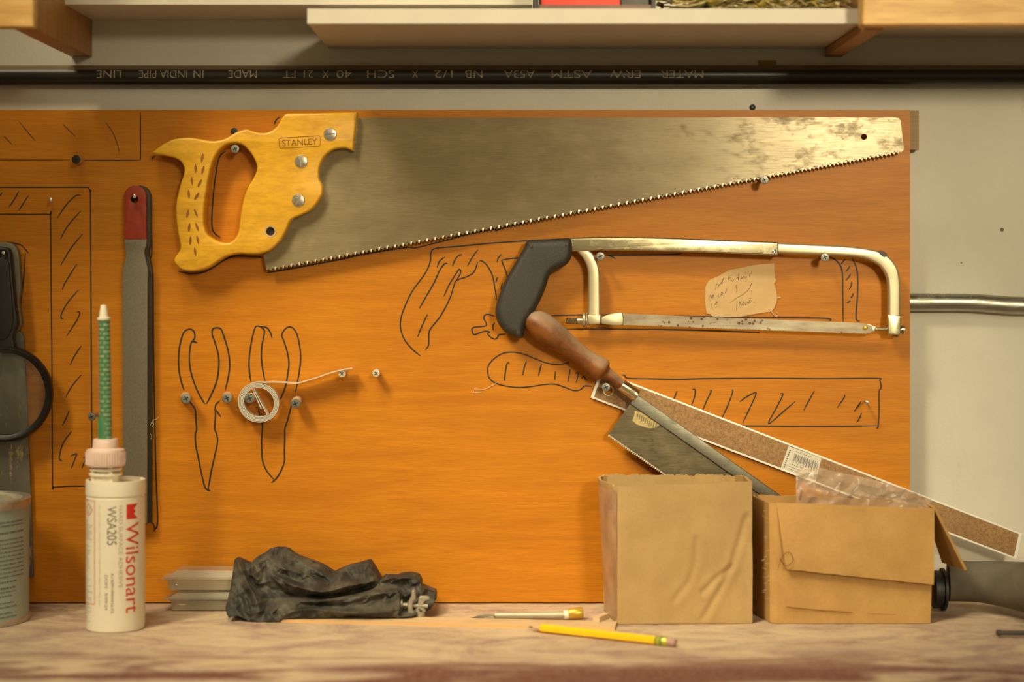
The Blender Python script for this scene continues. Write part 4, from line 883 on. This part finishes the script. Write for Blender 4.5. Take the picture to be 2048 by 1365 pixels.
for v in bm.verts:
    if v.is_boundary: continue
    q = Vector((v.co.x + v.co.z * .7, v.co.y * .6, v.co.z - v.co.x * .5))
    r = 1 - abs(noise.noise(Vector((q.x * 40, q.y * 40, q.z * 110)) + Vector((9, 2, 4)))) * 2; r2 = 1 - abs(noise.noise(Vector((q.x * 130, q.y * 60, q.z * 50)) + Vector((1, 7, 2)))) * 2
    v.co.y -= .0028 * (r - .55) + .0018 * (r2 - .55) + .0012 * noise.noise(q * 60)
bd = [e for e in bm.edges if e.is_boundary]
for (dy, sq) in ((.018, .97), (.020, .9), (.014, .7)):
    ex = bmesh.ops.extrude_edge_only(bm, edges=bd)['geom']; bd = [g for g in ex if isinstance(g, bmesh.types.BMEdge) and g.is_boundary]
    for v in [g for g in ex if isinstance(g, bmesh.types.BMVert)]: v.co.y = min(v.co.y + dy, -.006); v.co.z *= sq
bmesh.ops.holes_fill(bm, edges=bd, sides=0)
for v in bm.verts: v.co.z = max(v.co.z, .0006 if v.co.y > -.068 or v.co.x < XZ(575, 0, .1)[0] else .0036)
bmesh.ops.recalc_face_normals(bm, faces=bm.faces)
sm = bpy.data.meshes.new('crumpled_gloves'); bm.to_mesh(sm); bm.free(); finish('crumpled_gloves', sm, M['glove'], gl, 80)
# small casting at the right end of the gloves
cl = thing('clamp', 'small dull grey metal clamp at the right end of the black gloves', 'clamp', P(830, 1238, .083))
zk = lambda l: zp(l, 13.65, 780, 1160)
slab('jaw', [smooth(zk([(590, 330), (630, 290), (680, 310), (705, 420), (700, 560), (640, 620), (620, 720), (640, 860), (700, 960), (600, 1030), (520, 1010), (480, 880), (480, 700), (520, 560), (570, 470)]), 3, True)], .079, .088, M['clampmetal'], cl, .0015, sa=50)
slab('wing', [smooth(zk([(800, 470), (900, 452), (1030, 460), (1085, 500), (1060, 560), (940, 610), (915, 760), (980, 830), (960, 900), (800, 960), (720, 980), (680, 900), (720, 780), (760, 640)]), 3, True)], .080, .085, M['clampmetal'], cl, .0012, sa=50)
b = MB(); p = P(*zk([(290, 690)])[0], .083); b.lathe([(.0048, 0), (.005, .0004), (.005, .0015), (.0022, .002), (.0022, .026)], p, (1, 0, -.05), 16); build('stem', b, M['clampmetal'], cl, 40)
b = MB(); p = P(*zk([(820, 1000)])[0], .083); b.lathe([(.005, 0.0), (.005, .003), (.003, .004)], (p.x, p.y, .0032), (0, 0, 1), 16); build('foot', b, M['clampmetal'], cl, 40)

# ================================================================ LATH, OFFCUT, KNIFE, PENCIL, CHIPS
la = MB()
A_, B2 = Vector(((550 - HX) * S / 1.054, -.0985, 0)), Vector(((1229 - HX) * S / 1.078, -.1385, 0)); dr = (B2 - A_).normalized(); pp = Vector((-dr.y, dr.x, 0)) * .029; up = Vector((0, 0, .0030))
la.add([A_, B2, B2 + pp, A_ + pp, A_ + up, B2 + up, B2 + pp + up, A_ + pp + up], [(3, 2, 1, 0), (4, 5, 6, 7), (1, 2, 6, 5), (2, 3, 7, 6), (3, 0, 4, 7)]); la.cur = 1; la.add([A_, B2, B2 + up, A_ + up], [(0, 1, 2, 3)])
tag(build('lath', la, [M['lath'], M['lathedge']], None, 0), 'long thin pale wooden lath lying flat under the black gloves', 'wood strip')
b = MB(); p = P(1186, 1243, .113); q = P(1206, 1239, .098); dv_ = (q - p); dv_.z = 0; s_ = Vector((.006, -.001, 0)); base = Vector((p.x, p.y, .0031)); up = Vector((0, 0, .0045))
b.add([base, base + s_, base + s_ + dv_, base + dv_, base + up, base + s_ + up, base + s_ + dv_ + up * 1.3, base + dv_ + up * 1.3], [(3, 2, 1, 0), (4, 5, 6, 7), (0, 1, 5, 4), (1, 2, 6, 5), (2, 3, 7, 6), (3, 0, 4, 7)])
tag(build('wood_offcut', b, M['lath'], None, 0), 'tiny pale wood offcut on the right end of the lath', 'offcut')
kn = thing('craft_knife', 'slim craft knife with brass end cap lying behind the lath', 'knife', P(1050, 1241, .088))
kd_ = .0865
def kp(x, z): return Vector((P(x, 1240, kd_).x, -kd_, z))
b = MB(); b.tube([kp(990, .0042), kp(1060, .0044), kp(1136, .0048)], [.0031, .0034, .0032], 14); build('body', b, M['alugrey'], kn, 40)
slab('knife_blade', [[(942, 1237), (955, 1232), (975, 1229.5), (990, 1232), (992, 1240), (975, 1241), (952, 1241)]], kd_ - .0006, kd_ + .0006, M['knifesteel'], kn, .0002)
slab('pocket_clip', [[(968, 1236.5), (985, 1233.5), (989, 1237), (986, 1241), (983, 1241), (985, 1237.5), (969, 1238.5)]], kd_ + .003, kd_ + .0045, M['alugrey'], kn, .0002)
b = MB(); b.lathe([(.0040, 0), (.0042, .0006), (.0042, .0040)], kp(1128, .0049), (1, .12, .05), 24); build('white_ring', b, M['white'], kn, 40)
b = MB(); b.lathe([(.0042, .0040), (.0050, .0052), (.0056, .0165), (.0050, .0182), (.002, .0184)], kp(1128, .0056), (1, .12, .05), 24); build('brass_cap', b, M['brass'], kn, 40)
pe = thing('pencil', 'yellow pencil with pink eraser lying on the bench in front of the lath', 'pencil', ((.08, -.18, 0)))
a, e = Vector((.0153, -.1415, .0042)), Vector((.1454, -.2156, .0042)); ax = e - a; ln = ax.length; r6 = .0039
b = MB(); b.lathe([(r6 * .9, .0125), (r6, .016), (r6, ln - .019)], a, ax, 6, ref=(0, 0, 1)); build('shaft', b, M['yellow'], pe, 20)
b = MB(); b.lathe([(.0011, .0045), (r6 * .93, .0135)], a, ax, 18); build('sharpened_cone', b, M['pwood'], pe, 40)
b = MB(); b.lathe([(.0002, 0), (.0006, .001), (.00112, .0046)], a, ax, 12); build('lead', b, M['graphite'], pe, 40)
b = MB(); b.lathe([(.0037, ln - .020), (.0040, ln - .0195), (.0040, ln - .0085), (.0037, ln - .008)], a, ax, 24); fe = build('ferrule', b, M['ferrule'], pe, 40)
b = MB(); b.lathe([(.00408, ln - .0150), (.0042, ln - .0145), (.0042, ln - .0130), (.00408, ln - .0125)], a, ax, 24); b.lathe([(.00405, ln - .0195), (.00415, ln - .019), (.00405, ln - .0182)], a, ax, 24); build('green_band', b, M['greenband'], fe, 40)
b = MB(); b.lathe([(.0036, ln - .0085), (.0036, ln - .002), (.0030, ln - .0003), (.0005, ln)], a, ax, 24); build('eraser', b, M['eraser'], pe, 40)
def chip(label, x, y, l, ang):
    d_ = D * (1 - 687 / (y - HY)) ; p = P(x, y, d_); b = MB(); u = Vector((math.cos(ang), math.sin(ang), 0)) * l / 2; v = Vector((-math.sin(ang), math.cos(ang), 0)) * .0012
    z0, z1 = Vector((0, 0, .0002)), Vector((0, 0, .0022)); p.z = 0
    b.add([p - u - v + z0, p + u - v * .4 + z0, p + u + v * .4 + z0, p - u + v + z0, p - u - v + z1, p + u * .8 - v * .4 + z1, p + u * .8 + v * .4 + z1, p - u + v + z1], [(3, 2, 1, 0), (4, 5, 6, 7), (0, 1, 5, 4), (1, 2, 6, 5), (2, 3, 7, 6), (3, 0, 4, 7)])
    tag(build('wood_chip', b, M['chip'], None, 0), label, 'chip', 'wood chips between can and cartridge')
chip('left one of two small wood chips between can and cartridge', 122, 1220, .008, .1)
chip('right one of two small wood chips, nearer the cartridge', 139, 1222, .011, -.1)

# ================================================================ CARDBOARD BOXES
def walls(name, loop, z0, ztop, mat, parent, thick=.0028, nz=36, disp=None, inner=True):
    """upright cardboard wall following a closed loop of (x, d); ztop(i,t) gives the height"""
    n = len(loop); vs = []; fs = []
    c0 = (sum(p[0] for p in loop) / n, sum(p[1] for p in loop) / n)
    def row(off):
        o0 = len(vs)
        for k in range(nz + 1):
            for i, (x, d_) in enumerate(loop):
                a, c_ = loop[i - 1], loop[(i + 1) % n]; tx, td = c_[0] - a[0], c_[1] - a[1]; l = math.hypot(tx, td) or 1
                nx_, nd = td / l, -tx / l
                if (x - c0[0]) * nx_ + (d_ - c0[1]) * nd < 0: nx_, nd = -nx_, -nd
                zt = ztop(x, d_); z = z0 + (zt - z0) * k / nz; t = k / nz
                q = disp(x, d_, z, t) if disp else (0, 0, 0)
                vs.append((x + q[0] - nx_ * off, -(d_ + q[1] - nd * off), z + q[2]))
        return o0
    o0, i0 = row(0), row(thick)
    for k in range(nz):
        for i in range(n):
            j = (i + 1) % n
            fs.append((o0 + k * n + i, o0 + k * n + j, o0 + (k + 1) * n + j, o0 + (k + 1) * n + i)); fs.append((i0 + k * n + i, i0 + (k + 1) * n + i, i0 + (k + 1) * n + j, i0 + k * n + j))
    top = []
    for i in range(n):
        j = (i + 1) % n; top.append((o0 + nz * n + i, o0 + nz * n + j, i0 + nz * n + j, i0 + nz * n + i))
    bot = [(o0 + i, i0 + i, i0 + (i + 1) % n, o0 + (i + 1) % n) for i in range(n)] + [tuple(i0 + i for i in range(n))]
    b = MB(); b.add(vs, fs + bot); b.cur = 1; b.add(vs, top)
    return build(name, b, [M[mat], M['cardedge']], parent, 40)
def dense(loop, step=.004):
    out = []
    for i, p in enumerate(loop):
        q = loop[(i + 1) % len(loop)]; m = max(1, int(math.hypot(q[0] - p[0], q[1] - p[1]) / step))
        for k in range(m): out.append((p[0] + (q[0] - p[0]) * k / m, p[1] + (q[1] - p[1]) * k / m))
    return out
def segd(px, py, a, b_):
    vx, vy = b_[0] - a[0], b_[1] - a[1]; t = max(0, min(1, ((px - a[0]) * vx + (py - a[1]) * vy) / (vx * vx + vy * vy))); return math.hypot(px - a[0] - vx * t, py - a[1] - vy * t)
bx1 = thing('cardboard_box', 'open cardboard box with rounded left side standing left of the box with the plastic bag', 'box', (.155, -.075, 0), 'open cardboard boxes on the bench')
l1 = [(.2270, .1060), (.2265, .060), (.2200, .041), (.2140, .0375), (.0930, .0375), (.0865, .041), (.0835, .050), (.0850, .072), (.0905, .095), (.0950, .1050), (.1010, .1100), (.110, .1105)]
l1 = dense(smooth(l1[:1], 1) + l1[1:], .0016)
def top1(x, d_):
    back = max(0, min(1, (.060 - d_) / .02)); j = .0016 * noise.noise(Vector((x * 90, d_ * 90, 3))) + .0012 * noise.noise(Vector((x * 330, d_ * 330, 7))) + .0012 * noise.noise(Vector((x * 900, d_ * 900, 1)))
    return .1300 + (.2270 - .10) * 0 + (x - .10) * .036 * (1 - back) + back * .0035 + j * (.12 + .88 * back) + (.002 if .12 > d_ > .05 and x < .095 else 0)
cr1 = [([(1494, 1035), (1478, 1090), (1462, 1135), (1440, 1180), (1408, 1236)],   .0010, 8), ([(1462, 1135), (1435, 1155), (1405, 1185)], .0009, 6), ([(1392, 1080), (1391, 1125), (1378, 1165), (1350, 1200)], .0007, 8)]
def disp1(x, d_, z, t):
    fl = (1 - t); e = 0
    if d_ > .09:
        k = D / (D - d_); px, py = HX + x / S * k, HY + (CZ - z) / S * k
        for l, a_, w2 in cr1: s_ = min(segd(px, py, l[i], l[i + 1]) for i in range(len(l) - 1)); e += a_ * (.8 * math.exp(-((s_ - 9) / 9) ** 2) - 1.2 * math.exp(-(s_ / w2) ** 2))
    nz_ = noise.noise(Vector((x * 30, d_ * 30, z * 30)))
    inx = .010 * fl if x < .098 and d_ > .04 else 0
    return (inx * (1 if d_ > .04 else 1) * .75 + .0012 * nz_ * t, e + .0012 * noise.noise(Vector((x * 25 + 9, z * 25, 1))), 0)
walls('carton', l1, .0006, top1, 'card', bx1, disp=disp1, nz=60)
b = MB()      # strip of dusty tape round the left side
zs = [.004 + .1225 * i / 30 for i in range(31)]; lp = [(.0838, .054), (.0850, .072), (.0878, .084), (.0905, .095), (.0950, .1050), (.0990, .1085)]
for zA, zB in zip(zs[:-1], zs[1:]):
    for (xa, da), (xb, db) in zip(lp[:-1], lp[1:]):
        f = lambda x, d_, z: Vector((x - .0006 + disp1(x, d_, z, z / .13)[0], -(d_ + .0007 + disp1(x, d_, z, z / .13)[1]), z))
        b.add([f(xa, da, zA), f(xb, db, zA), f(xb, db, zB), f(xa, da, zB)], [(0, 1, 2, 3)])
plabel(build('tape_strip', b, M['tape'], bx1, 60), 'brown packing tape on the left side')

bx2 = thing('cardboard_box', 'open cardboard box with folded down front flap and a plastic bag inside', 'box', (.325, -.075, 0), 'open cardboard boxes on the bench')
l2 = dense([(.3985, .1065), (.3985, .045), (.238, .045), (.2335, .052), (.2430, .1030), (.2475, .1065)], .003)
def top2(x, d_):
    back = max(0, min(1, (.06 - d_) / .015)); j = .0012 * noise.noise(Vector((x * 300, d_ * 300, 5)))
    return .1135 - (x - .2475) * .038 + back * .001 + j * (1 if d_ < .1 else .1)
def disp2(x, d_, z, t): return ((.0035 * (1 - t) * (-1 if x > .35 else .3)) * (1 if x > .35 else 1), .0008 * noise.noise(Vector((x * 22, z * 22, 4))), 0)
walls('carton', l2, .0006, top2, 'card2', bx2, disp=disp2, nz=40)
b = MB(); NX, NZ = 60, 24; vs = []; fs = []
for sgn in (0, 1):
    for i in range(NX + 1):
        u = i / NX; x = .2495 + (.3985 - .2495) * u; zt = top2(x, .11) + .0012; zb = P(0, 1139 + 31 * u + 1.2 * noise.noise(Vector((u * 14, 0, 0))) + .8 * noise.noise(Vector((u * 60, 0, 0))), .113).z
        xb = x + (.008 * (1 - u) - .002 * u)
        for j in range(NZ + 1):
            v = j / NZ; dd = .1073 + .0065 * math.sin(min(v, 1) * math.pi * .5) + .0008 * noise.noise(Vector((x * 40, v * 3, 2)))
            vs.append((x + (xb - x) * v, -(dd - sgn * .0022), zt + (zb - zt) * v))
n1 = (NX + 1) * (NZ + 1)
for i in range(NX):
    for j in range(NZ):
        a = i * (NZ + 1) + j; q = (a, a + 1, a + NZ + 2, a + NZ + 1); fs.append(q); fs.append(tuple(n1 + k for k in q[::-1]))
for i in range(NX):
    for j in (0, NZ): a = i * (NZ + 1) + j; c_ = a + NZ + 1; fs.append((a, c_, n1 + c_, n1 + a))
for i in (0, NX):
    for j in range(NZ): a = i * (NZ + 1) + j; fs.append((a, a + 1, n1 + a + 1, n1 + a))
b.add(vs, fs); build('front_flap', b, M['card2'], bx2, 40)
# side flap hanging out to the right
b = MB(); pts = [Vector((.3985, -.104, top2(.398, .1) + .001)), Vector((.3985, -.050, top2(.398, .1) + .001)), Vector((P(1884, 1126, .05).x, -.050, P(0, 1126, .05).z)), Vector((P(1922, 1142, .085).x, -.100, P(0, 1142, .1).z)), ]
off = Vector((.0024, .0008, .0010)); b.add(pts + [p + off for p in pts], [(0, 1, 2, 3), (7, 6, 5, 4), (0, 4, 5, 1), (1, 5, 6, 2), (2, 6, 7, 3), (3, 7, 4, 0)])
build('side_flap', b, M['card2'], bx2, 0)
b = MB(); random.seed(5)
for i in range(22):
    y = 1010 + random.random() * 190; x = 1535 + random.uniform(-5, 6); p = P(x, y, .1025); a_ = random.uniform(-.6, .6); pts = [p, p + Vector((-.0012 - random.random() * .001, -.0008, a_ * .001)), p + Vector((-.0026 - random.random() * .0012, -.0012, a_ * .0022))]
    b.tube(smooth([tuple(q) for q in pts], 3), .00008, 5)
plabel(build('torn_fibres', b, M['fibre'], bx2, 0), 'pale torn paper fibres on the left edge')
b = MB(); b.ribbon(smooth([(1572, 1215), (1590, 1217), (1640, 1222), (1705, 1226)], 5), .0012, .1085); b.ribbon(smooth([(1735, 1228), (1790, 1231)], 3), .0007, .1085); 
plabel(build('scuff_line', b, M['carve'], bx2, 0), 'dark scuff along the bottom'); b = MB(); b.ribbon(smooth([(1555, 1142), (1566, 1112), (1580, 1106), (1586, 1122), (1572, 1132), (1560, 1118), (1575, 1140), (1588, 1134)], 5), .0006, .1150)
plabel(build('pen_scribble', b, M['carve'], bx2, 0), 'small pen scribble on the flap')
# clear bag
b = MB(); NX, NZ = 90, 44; out = [(1590, 945), (1606, 936), (1640, 936), (1690, 948), (1740, 958), (1790, 972), (1830, 986), (1862, 1000), (1872, 1010)]
def bag_top(px):
    for (xa, ya), (xb, yb) in zip(out[:-1], out[1:]):
        if xa <= px <= xb: return ya + (yb - ya) * (px - xa) / (xb - xa)
    return 1010
for (dm, sg, bot) in ((.088, 1, 1048), (.066, -1, 1040)):
    vs = []; fs = []
    for i in range(NX + 1):
        px = 1592 + 278 * i / NX; ty = bag_top(px)
        for j in range(NZ + 1):
            v = j / NZ; y = ty + (bot - ty) * v; q = Vector((px * .012, y * .012 + px * .004, sg * 3.0))
            ds, _p = noise.voronoi(q * 1.3 + Vector((2, 1, 0))); e = (ds[1] - ds[0])
            cr_ = (1 - abs(noise.noise(q * 1.8)) * 2)
            dd = (.077 + (dm - .077) * min(1, v * 2.5)) + sg * (.007 * (e - .4) + .006 * (cr_ - .6) + .002 * noise.noise(q * 5)) * min(1, v * 5 + .12)
            vs.append(P(px, y, dd))
    for i in range(NX):
        for j in range(NZ): a = i * (NZ + 1) + j; fs.append((a, a + 1, a + NZ + 2, a + NZ + 1))
    b.add(vs, fs)
tag(build('plastic_bag', b, M['bag'], None, 70), 'clear crumpled plastic bag sticking out of the right cardboard box', 'bag')

# ================================================================ GREY HOSE AND ROD AT THE RIGHT
ho_ = thing('hose', 'dusty dark grey hose end with black collar right of the boxes', 'hose', P(1960, 1205, .07))
path = smooth([(1897, 1163, .038, 41), (1925, 1163, .040, 41), (1960, 1164, .046, 42), (2000, 1168, .058, 45), (2045, 1174, .080, 49), (2095, 1180, .110, 54), (2150, 1186, .150, 58)], 6)
pp = [P(x, y, d_) for x, y, d_, r in path]
for q, (_x, _y, _d, r) in zip(pp, path): q.z = max(q.z, r * S * .96 + .0006)
b = MB(); b.tube(pp, [r * S * .96 for *_, r in path], 36); build('hose_body', b, M['hose'], ho_, 50)
b = MB(); p = P(1872, 1163, .038); b.lathe([(.016, 0), (.0185, .001), (.0185, .006), (.0172, .0065), (.0172, .009), (.0206, .0095), (.0206, .0120), (.019, .0125)], (p.x - .004, p.y, .0208), (1, 0, 0), 40); build('collar', b, M['hosecollar'], ho_, 40)
b = MB(); p = P(1992, 1271, .172); b.lathe([(.0012, 0), (.0029, .0012), (.0029, .0045), (.0022, .005), (.0022, .10)], (p.x, p.y, .0045), (1, -.04, .0), 16)
tag(build('iron_rod', b, M['iron'], None, 40), 'thin dark iron rod end lying on the bench at the right edge', 'rod')

# ================================================================ PIPE AND CONDUIT ON THE WALL
pd = -.0165; pr_ = .0103; pcz = P(0, 150.5, pd + pr_ * .3).z
pi = thing('pipe', 'black iron pipe with worn white stencil running along the wall under the shelves', 'pipe', (0, -pd, pcz - pr_))
b = MB(); b.lathe([(pr_, 0), (pr_, .8), (pr_, 1.6), (pr_, 2.4)], (-1.2, -pd, pcz), (1, 0, 0), 48); build('pipe_body', b, M['pipe'], pi, 40)
b = MB()
def ptext(body_, xl, xr, h, a0=.42):
    X0, X1 = XZ(xl, 150, 0)[0], XZ(xr, 150, 0)[0]; vs, fs = text_geo(body_, X1 - X0, h, cuts=5, axis=1)
    for_ = []
    for x, y, z in vs:                       # upside down: reads from right to left
        t_ = a0 - y / pr_; t_ = -.62 + .0 + (h - y) / pr_ * 1.0 - .05 if False else t_
        for_.append(Vector((X1 - x, -pd - (pr_ + .00015) * math.cos(t_), pcz + (pr_ + .00015) * math.sin(t_))))
    b = MB(); b.add(for_, fs); plabel(build('stencil_word', b, M['pipetext'], pi, 0), 'worn upside down white word')
for (s_, xl, xr) in (('MATER', 1322, 1408), ('ED', 1308, 1318) if False else ('ERW', 1220, 1282), ('ASTM', 1103, 1185), ('A53A', 1008, 1070), ('NB', 930, 965), ('1/2', 868, 905), ('X', 823, 836), ('SCH', 733, 788), ('40', 672, 702), ('X', 643, 657), ('21', 606, 626), ('FT', 565, 590), ('MADE', 455, 512), ('IN', 385, 405), ('INDIA PIPE', 275, 372), ('LINE', 190, 240)):
    ptext(s_, xl, xr, .0078)
cdd = WD + .0095
co = thing('conduit', 'galvanised metal conduit with a slight bend on the wall at right', 'conduit', P(1940, 625, cdd))
cp = smooth([(1640, 605), (1780, 605), (1880, 605), (1940, 605.5), (1980, 608), (2020, 611), (2070, 612), (2200, 612)], 6)
b = MB(); b.tube([P(x, y, cdd) for x, y in cp], .0089, 32); build('conduit_body', b, M['galv'], co, 40)
b = MB(); vs, fs = text_geo('LISTED 1090 1752 JK 18', .070, .0030, cuts=3); X0 = XZ(1828, 0, cdd)[0]; zc0 = P(0, 605, cdd).z
b.add([Vector((X0 + x, -cdd - .0091 * math.cos(.65 + y / .0091), zc0 + .0091 * math.sin(.65 + y / .0091))) for x, y, z in vs], fs); build('stamped_print', b, M['conduittext'], co, 0)

# ================================================================ SHELVES
kw = D / (D - WD)
def tx_(px): return (px - HX) * S                # true X from board-plane pixels
zs_l, zs_m, zs_r, zb_ = .5878, .5588, .5700, .5502
b = MB(); b.box(tx_(-893 + HX) , tx_(HX + 39), -.087, .0295, zs_l, zs_l + .016); tag(build('shelf_board', b, M['melamine'], None, 0), 'upper left white shelf board with its front edge at the top of the frame', 'shelf', 'white shelf boards')
b = MB(); b.box(tx_(HX - 372), tx_(HX + 632.5), -.1736, .0295, zs_m, zs_m + .0136); tag(build('shelf_board', b, M['melamine'], None, 0), 'long white shelf board in the middle, lowest of the shelf boards', 'shelf', 'white shelf boards')
b = MB(); b.box(tx_(HX + 670), tx_(HX + 1250), -.185, .0295, zs_r, zs_r + .016); tag(build('shelf_board', b, M['melamine'], None, 0), 'white shelf board behind the right wooden rail', 'shelf', 'white shelf boards')
def bracket(x0, x1, label):
    b = MB(); b.add([(x0, .0295, zb_), (x1, .0295, zb_), (x1, -.19, zb_ + .001), (x0, -.19, zb_ + .001), (x0, .0295, .70), (x1, .0295, .70), (x1, -.19, .70), (x0, -.19, .70)], [(3, 2, 1, 0), (4, 5, 6, 7), (0, 1, 5, 4), (1, 2, 6, 5), (2, 3, 7, 6), (3, 0, 4, 7)])
    tag(build('shelf_bracket', b, M['pinev'], None, 0), label, 'bracket', 'wooden shelf brackets')
bracket(tx_(HX - 894), tx_(HX - 853), 'wooden shelf bracket at upper left beside the left rail')
bracket(tx_(HX + 635), tx_(HX + 669), 'wooden shelf bracket at upper right below the right rail')
def rail(x0, x1, d1, z0, label):
    b = MB(); b.box(x0, x1, -d1, -.1905, z0, .70); o = build('shelf_rail', b, M['pine'], None, 0); md = o.modifiers.new('edge', 'BEVEL'); md.width = .002; md.segments = 3
    tag(o, label, 'rail', 'wooden shelf rails')
rail(-1.0, tx_(HX - 853), .2055, zb_ + .001, 'short varnished pine rail at the upper left corner')
rail(tx_(HX + 622), 1.0, .215, zb_ + .002, 'varnished pine rail at the upper right corner')
# things standing on the middle shelf
zt = zs_m + .0137
tr = thing('storage_tray', 'black edged tray with red contents on the middle shelf', 'tray', (tx_(HX + 145), -.12, zt))
def fx(px, d_): return P(px, 0, d_).x
b = MB(); xa, xb = fx(1069, .165), fx(1312, .165)
b.box(xa, xa + .004, -.165, -.03, zt, zt + .05); b.box(xb - .004, xb, -.165, -.03, zt, zt + .05); b.box(xa, xb, -.165, -.03, zt, zt + .0008); build('frame', b, M['blackplastic'], tr, 0)
b = MB(); b.box(xa + .004, xb - .004, -.163, -.160, zt + .0008, zt + .0048); build('front_lip', b, M['brownlip'], tr, 0)
b = MB(); b.box(xa + .006, fx(1240, .16), -.158, -.05, zt + .001, zt + .04); tag(build('carton', b, M['redbox'], None, 0), 'bright red carton inside the black edged tray on the shelf', 'carton')
b = MB(); b.box(fx(1243, .16), xb - .006, -.156, -.05, zt + .001, zt + .03); tag(build('carton', b, M['darkpiece'], None, 0), 'dark grey carton right of the red one in the shelf tray', 'carton')
b = MB(); random.seed(21)
for i in range(430):
    x = random.uniform(1318, 1690); d_ = random.uniform(.05, .168); z = zt + random.uniform(.001, .032) ; l = random.uniform(.012, .04); a = random.gauss(.15, .5); sl = random.uniform(-.5, .5)
    c0 = Vector((fx(x, d_), -d_, z)); X_ = Vector((math.cos(a), math.sin(a) * .6, sl * .4)) * l / 2; Y_ = Vector((-math.sin(a), math.cos(a), .3)) * random.uniform(.0014, .0034); Bz = Vector((0, 0, random.uniform(-.004, .006)))
    b.cur = 1 if (i % 4 == 0) else 0
    pts = []
    for k in range(6):
        t = k / 5 - .5; p = c0 + X_ * 2 * t + Bz * (1 - 4 * t * t); p.x = min(max(p.x, fx(1314, .165)), fx(1712, .17)); p.z = max(p.z, zt + .0008); pts += [p - Y_, p + Y_]
    for q in pts: q.z = max(q.z, zt + .0004); q.y = max(q.y, -.1715)
    th_ = Vector((0, 0, .0006)); m = len(pts); vs = pts + [q + th_ for q in pts]; fs = []
    for k in range(5):
        q = (2 * k, 2 * k + 1, 2 * k + 3, 2 * k + 2); fs.append(q); fs.append(tuple(m + j for j in q[::-1])); fs.append((2 * k, 2 * k + 2, m + 2 * k + 2, m + 2 * k)); fs.append((2 * k + 1, m + 2 * k + 1, m + 2 * k + 3, 2 * k + 3))
    b.add(vs, fs)
tag(build('shavings', b, [M['olive'], M['tan']], None, 0), 'heap of olive and tan shavings on the right half of the middle shelf', 'shavings', None, 'stuff')

# ================================================================ SMALL MARKS
b = MB(); p = P(1505, 215, WD); b.lathe([(.0030, .0), (.0031, .0015), (.0012, .002), (.0008, .001)], (p.x, -WD, p.z), (0, -1, 0), 16); tag(build('wall_screw', b, M['dscrew'], None, 40), 'small black screw in the wall just above the board, above the handsaw', 'screw')
b = MB(); p = P(1534, 126, WD); b.box(p.x - .0092, p.x + .0092, -WD - .0008, -WD, p.z - .003, p.z + .0028); tag(build('tape_piece', b, M['ytape'], None, 0), 'small olive yellow spot on the wall above the pipe', 'tape')
def fibre(label, strands, d_):
    b = MB()
    for s_ in strands: b.tube([P(x, y, d_ + .0004) for x, y in smooth(s_, 4)], .00022, 5)
    tag(build('fibre', b, M['fibre'], None, 40), label, 'fibre', 'stray fibres on the board')
fibre('pale stray fibre on the right side of the red tipped file', [[(300, 852), (306, 842), (314, 838), (317, 834)], [(287, 855), (290, 862), (296, 862)], [(302, 846), (308, 848), (303, 856)], [(300, 868), (303, 872), (301, 880)]], .0100)
fibre('pale stray fibre left of the backsaw outline', [[(996, 764), (980, 774), (965, 780), (948, 778)], [(946, 782), (950, 786), (962, 785)], [(948, 780), (946, 787)]], .0004)
